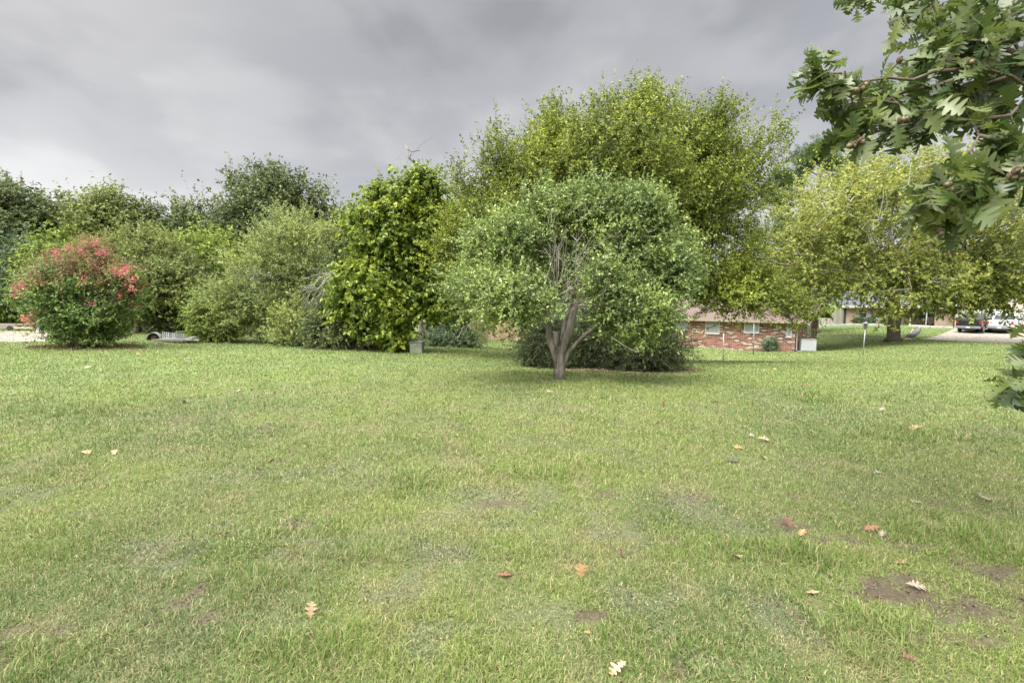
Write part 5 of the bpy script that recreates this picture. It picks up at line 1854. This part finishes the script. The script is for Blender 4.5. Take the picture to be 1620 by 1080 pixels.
# ------------------------------------------------------------------ fallen leaves on the lawn
FCOL = {'tan': (.36, .25, .15), 'pale': (.235, .195, .15), 'orange': (.33, .195, .09), 'brown': (.12, .055, .035), 'rust': (.18, .085, .05), 'dark': (.06, .065, .04), 'white': (.215, .195, .165)}
FM = {k: plain("fallen_leaf_" + k, c, .75, .3, 30) for k, c in FCOL.items()}
for (u, v, c, L, pose, lab) in (
        (920, 919, 'orange', .13, 'up', "tan orange oak leaf standing upright on its stem in the near grass"),
        (1168, 884, 'tan', .12, 'flat', "crinkled light tan leaf beside a bare soil patch"),
        (1450, 932, 'pale', .13, 'flat', "large cream leaf on bare soil in the near right grass"),
        (1269, 847, 'orange', .12, 'flat', "bright orange tan leaf touching a dark brown leaf"),
        (1247, 838, 'brown', .11, 'up', "dark chocolate brown leaf touching the bright orange tan leaf"),
        (1157, 731, 'dark', .20, 'curl', "curled dark greenish leaf, the darkest on the middle lawn"),
        (1208, 727, 'tan', .12, 'flat', "small tan leaf just right of the curled dark greenish leaf"),
        (1390, 750, 'white', .10, 'flat', "small whitish leaf on the middle right lawn"),
        (1560, 794, 'pale', .15, 'curl', "curled cream leaf alone on the right lawn"),
        (1449, 796, 'pale', .11, 'flat', "faint cream leaf left of the curled cream leaf"),
        (135, 719, 'tan', .16, 'flat', "left of two tan leaves on the left lawn"),
        (181, 719, 'tan', .14, 'curl', "right of two tan leaves on the left lawn"),
        (428, 732, 'orange', .10, 'flat', "small rusty leaf by a grey green weed patch"),
        (492, 977, 'tan', .12, 'up', "tan brown leaf stuck upright in tufty near grass"),
        (781, 873, 'white', .07, 'curl', "tiny white curled leaf in the near centre grass"),
        (797, 915, 'rust', .11, 'flat', "flat reddish brown leaf on a bare patch near the centre"),
        (983, 882, 'rust', .07, 'up', "tiny reddish leaf standing in grass right of centre"),
        (930, 1008, 'orange', .05, 'flat', "tiny orange leaf below the upright tan orange leaf"),
        (978, 1069, 'tan', .11, 'flat', "lone tan leaf at the very front edge of the lawn"),
        (984, 735, 'white', .11, 'flat', "white leaf lying alone in the middle of the lawn"),
        (1168, 711, 'orange', .12, 'flat', "orange leaf behind the curled dark greenish leaf"),
        (1188, 692, 'white', .11, 'flat', "white leaf behind the orange leaf on the middle lawn"),
        (1207, 699, 'tan', .17, 'curl', "tan leaf with dark shadow between white leaf and curled dark leaf"),
        (1395, 650, 'pale', .16, 'curl', "pinkish cream leaf on the right lawn before a grass tuft"),
        (1449, 682, 'orange', .18, 'curl', "orange spread leaf on the right lawn"),
        (1133, 636, 'rust', .16, 'curl', "rust red leaf on the lawn to the right of the evergreen shrubs"),
        (1429, 633, 'pale', .13, 'flat', "round cream leaf on the far right lawn"),
        (1571, 631, 'pale', .17, 'flat', "whitish leaf just left of the low hanging oak leaves"),
        (1276, 610, 'rust', .18, 'flat', "reddish brown leaf beyond the dark grass tuft"),
        (1427, 678, 'white', .11, 'flat', "small white leaf left of the orange spread leaf"),
        (1551, 662, 'brown', .16, 'curl', "brown leaf below the low hanging oak leaves"),
        (1425, 894, 'tan', .12, 'flat', "tan leaf lying flat above the large cream leaf"),
        (1380, 843, 'rust', .13, 'curl', "rusty crumpled leaf at the edge of a soil patch"),
        (1396, 850, 'pale', .10, 'flat', "pale leaf right of the rusty crumpled leaf"),
        (1286, 943, 'tan', .09, 'flat', "small tan leaf alone in the near grass left of the large cream leaf"),
        (1437, 1048, 'brown', .10, 'curl', "brown curled leaf near the front right corner"),
        (1312, 915, 'pale', .05, 'curl', "tiny pale leaf scrap between the tan and cream leaves"),
        (294, 639, 'white', .20, 'flat', "brightest white leaf on the far left lawn"),
        (377, 620, 'pale', .17, 'flat', "pinkish white leaf behind and right of the brightest white leaf"),
        (298, 575, 'white', .22, 'flat', "white leaf in front of the derelict wooden trailer"),
        (123, 587, 'white', .18, 'flat', "white leaf left of a tan leaf before the pink flowering shrub"),
        (138, 583, 'tan', .18, 'curl', "tan leaf on the lawn before the pink flowering shrub"),
        (16, 625, 'white', .17, 'flat', "white leaf at the far left edge of the lawn"),
        (216, 561, 'orange', .18, 'flat', "orange leaf right of the pink flowering shrub"),
        (523, 621, 'white', .12, 'flat', "thin white leaf on the lawn before the broad leaved tree"),
        (835, 623, 'pale', .14, 'flat', "pale leaf on the lawn to the left of the forked trunk"),
        (870, 621, 'tan', .14, 'flat', "tan leaf just in front of the forked trunk"),
        (1050, 645, 'rust', .14, 'up', "upright rust brown leaf on the lawn right of the forked trunk"),
        (1228, 586, 'tan', .2, 'flat', "distant tan leaf on the lawn before the mottled brick house")):
    p = gp(u, v)
    o = None
    D = unit(rng.normal(size=(1, 3)) * np.array([1, .6, 0]) + np.array([[.2, 0, .03]]))
    N = np.array([[0, -.2, 1.0]]) + rng.normal(size=(1, 3)) * .12
    if pose == 'up':
        D = np.array([[.12, .10, 1.0]])
        N = np.array([[.25, -1.0, .1]])
    V = lobed(rng, np.zeros((1, 3)), D, N, np.array([L * .74]), .22)
    if pose == 'curl':
        V[..., 2] += (V[..., 0] ** 2 + V[..., 1] ** 2) * rng.uniform(.5, 1.3) * (.1 / L)
    V = V - V.reshape(-1, 3).mean(0) * np.array([1, 1, 0])
    V[..., 2] -= V[..., 2].min()
    o = lobed_obj("fallen_leaf", V, FM[c], None)
    o.location = (p[0], p[1], p[2] + (-.01 if pose == 'up' else .012))
    tag(o, lab, "fallen leaf", "fallen leaves on the lawn")
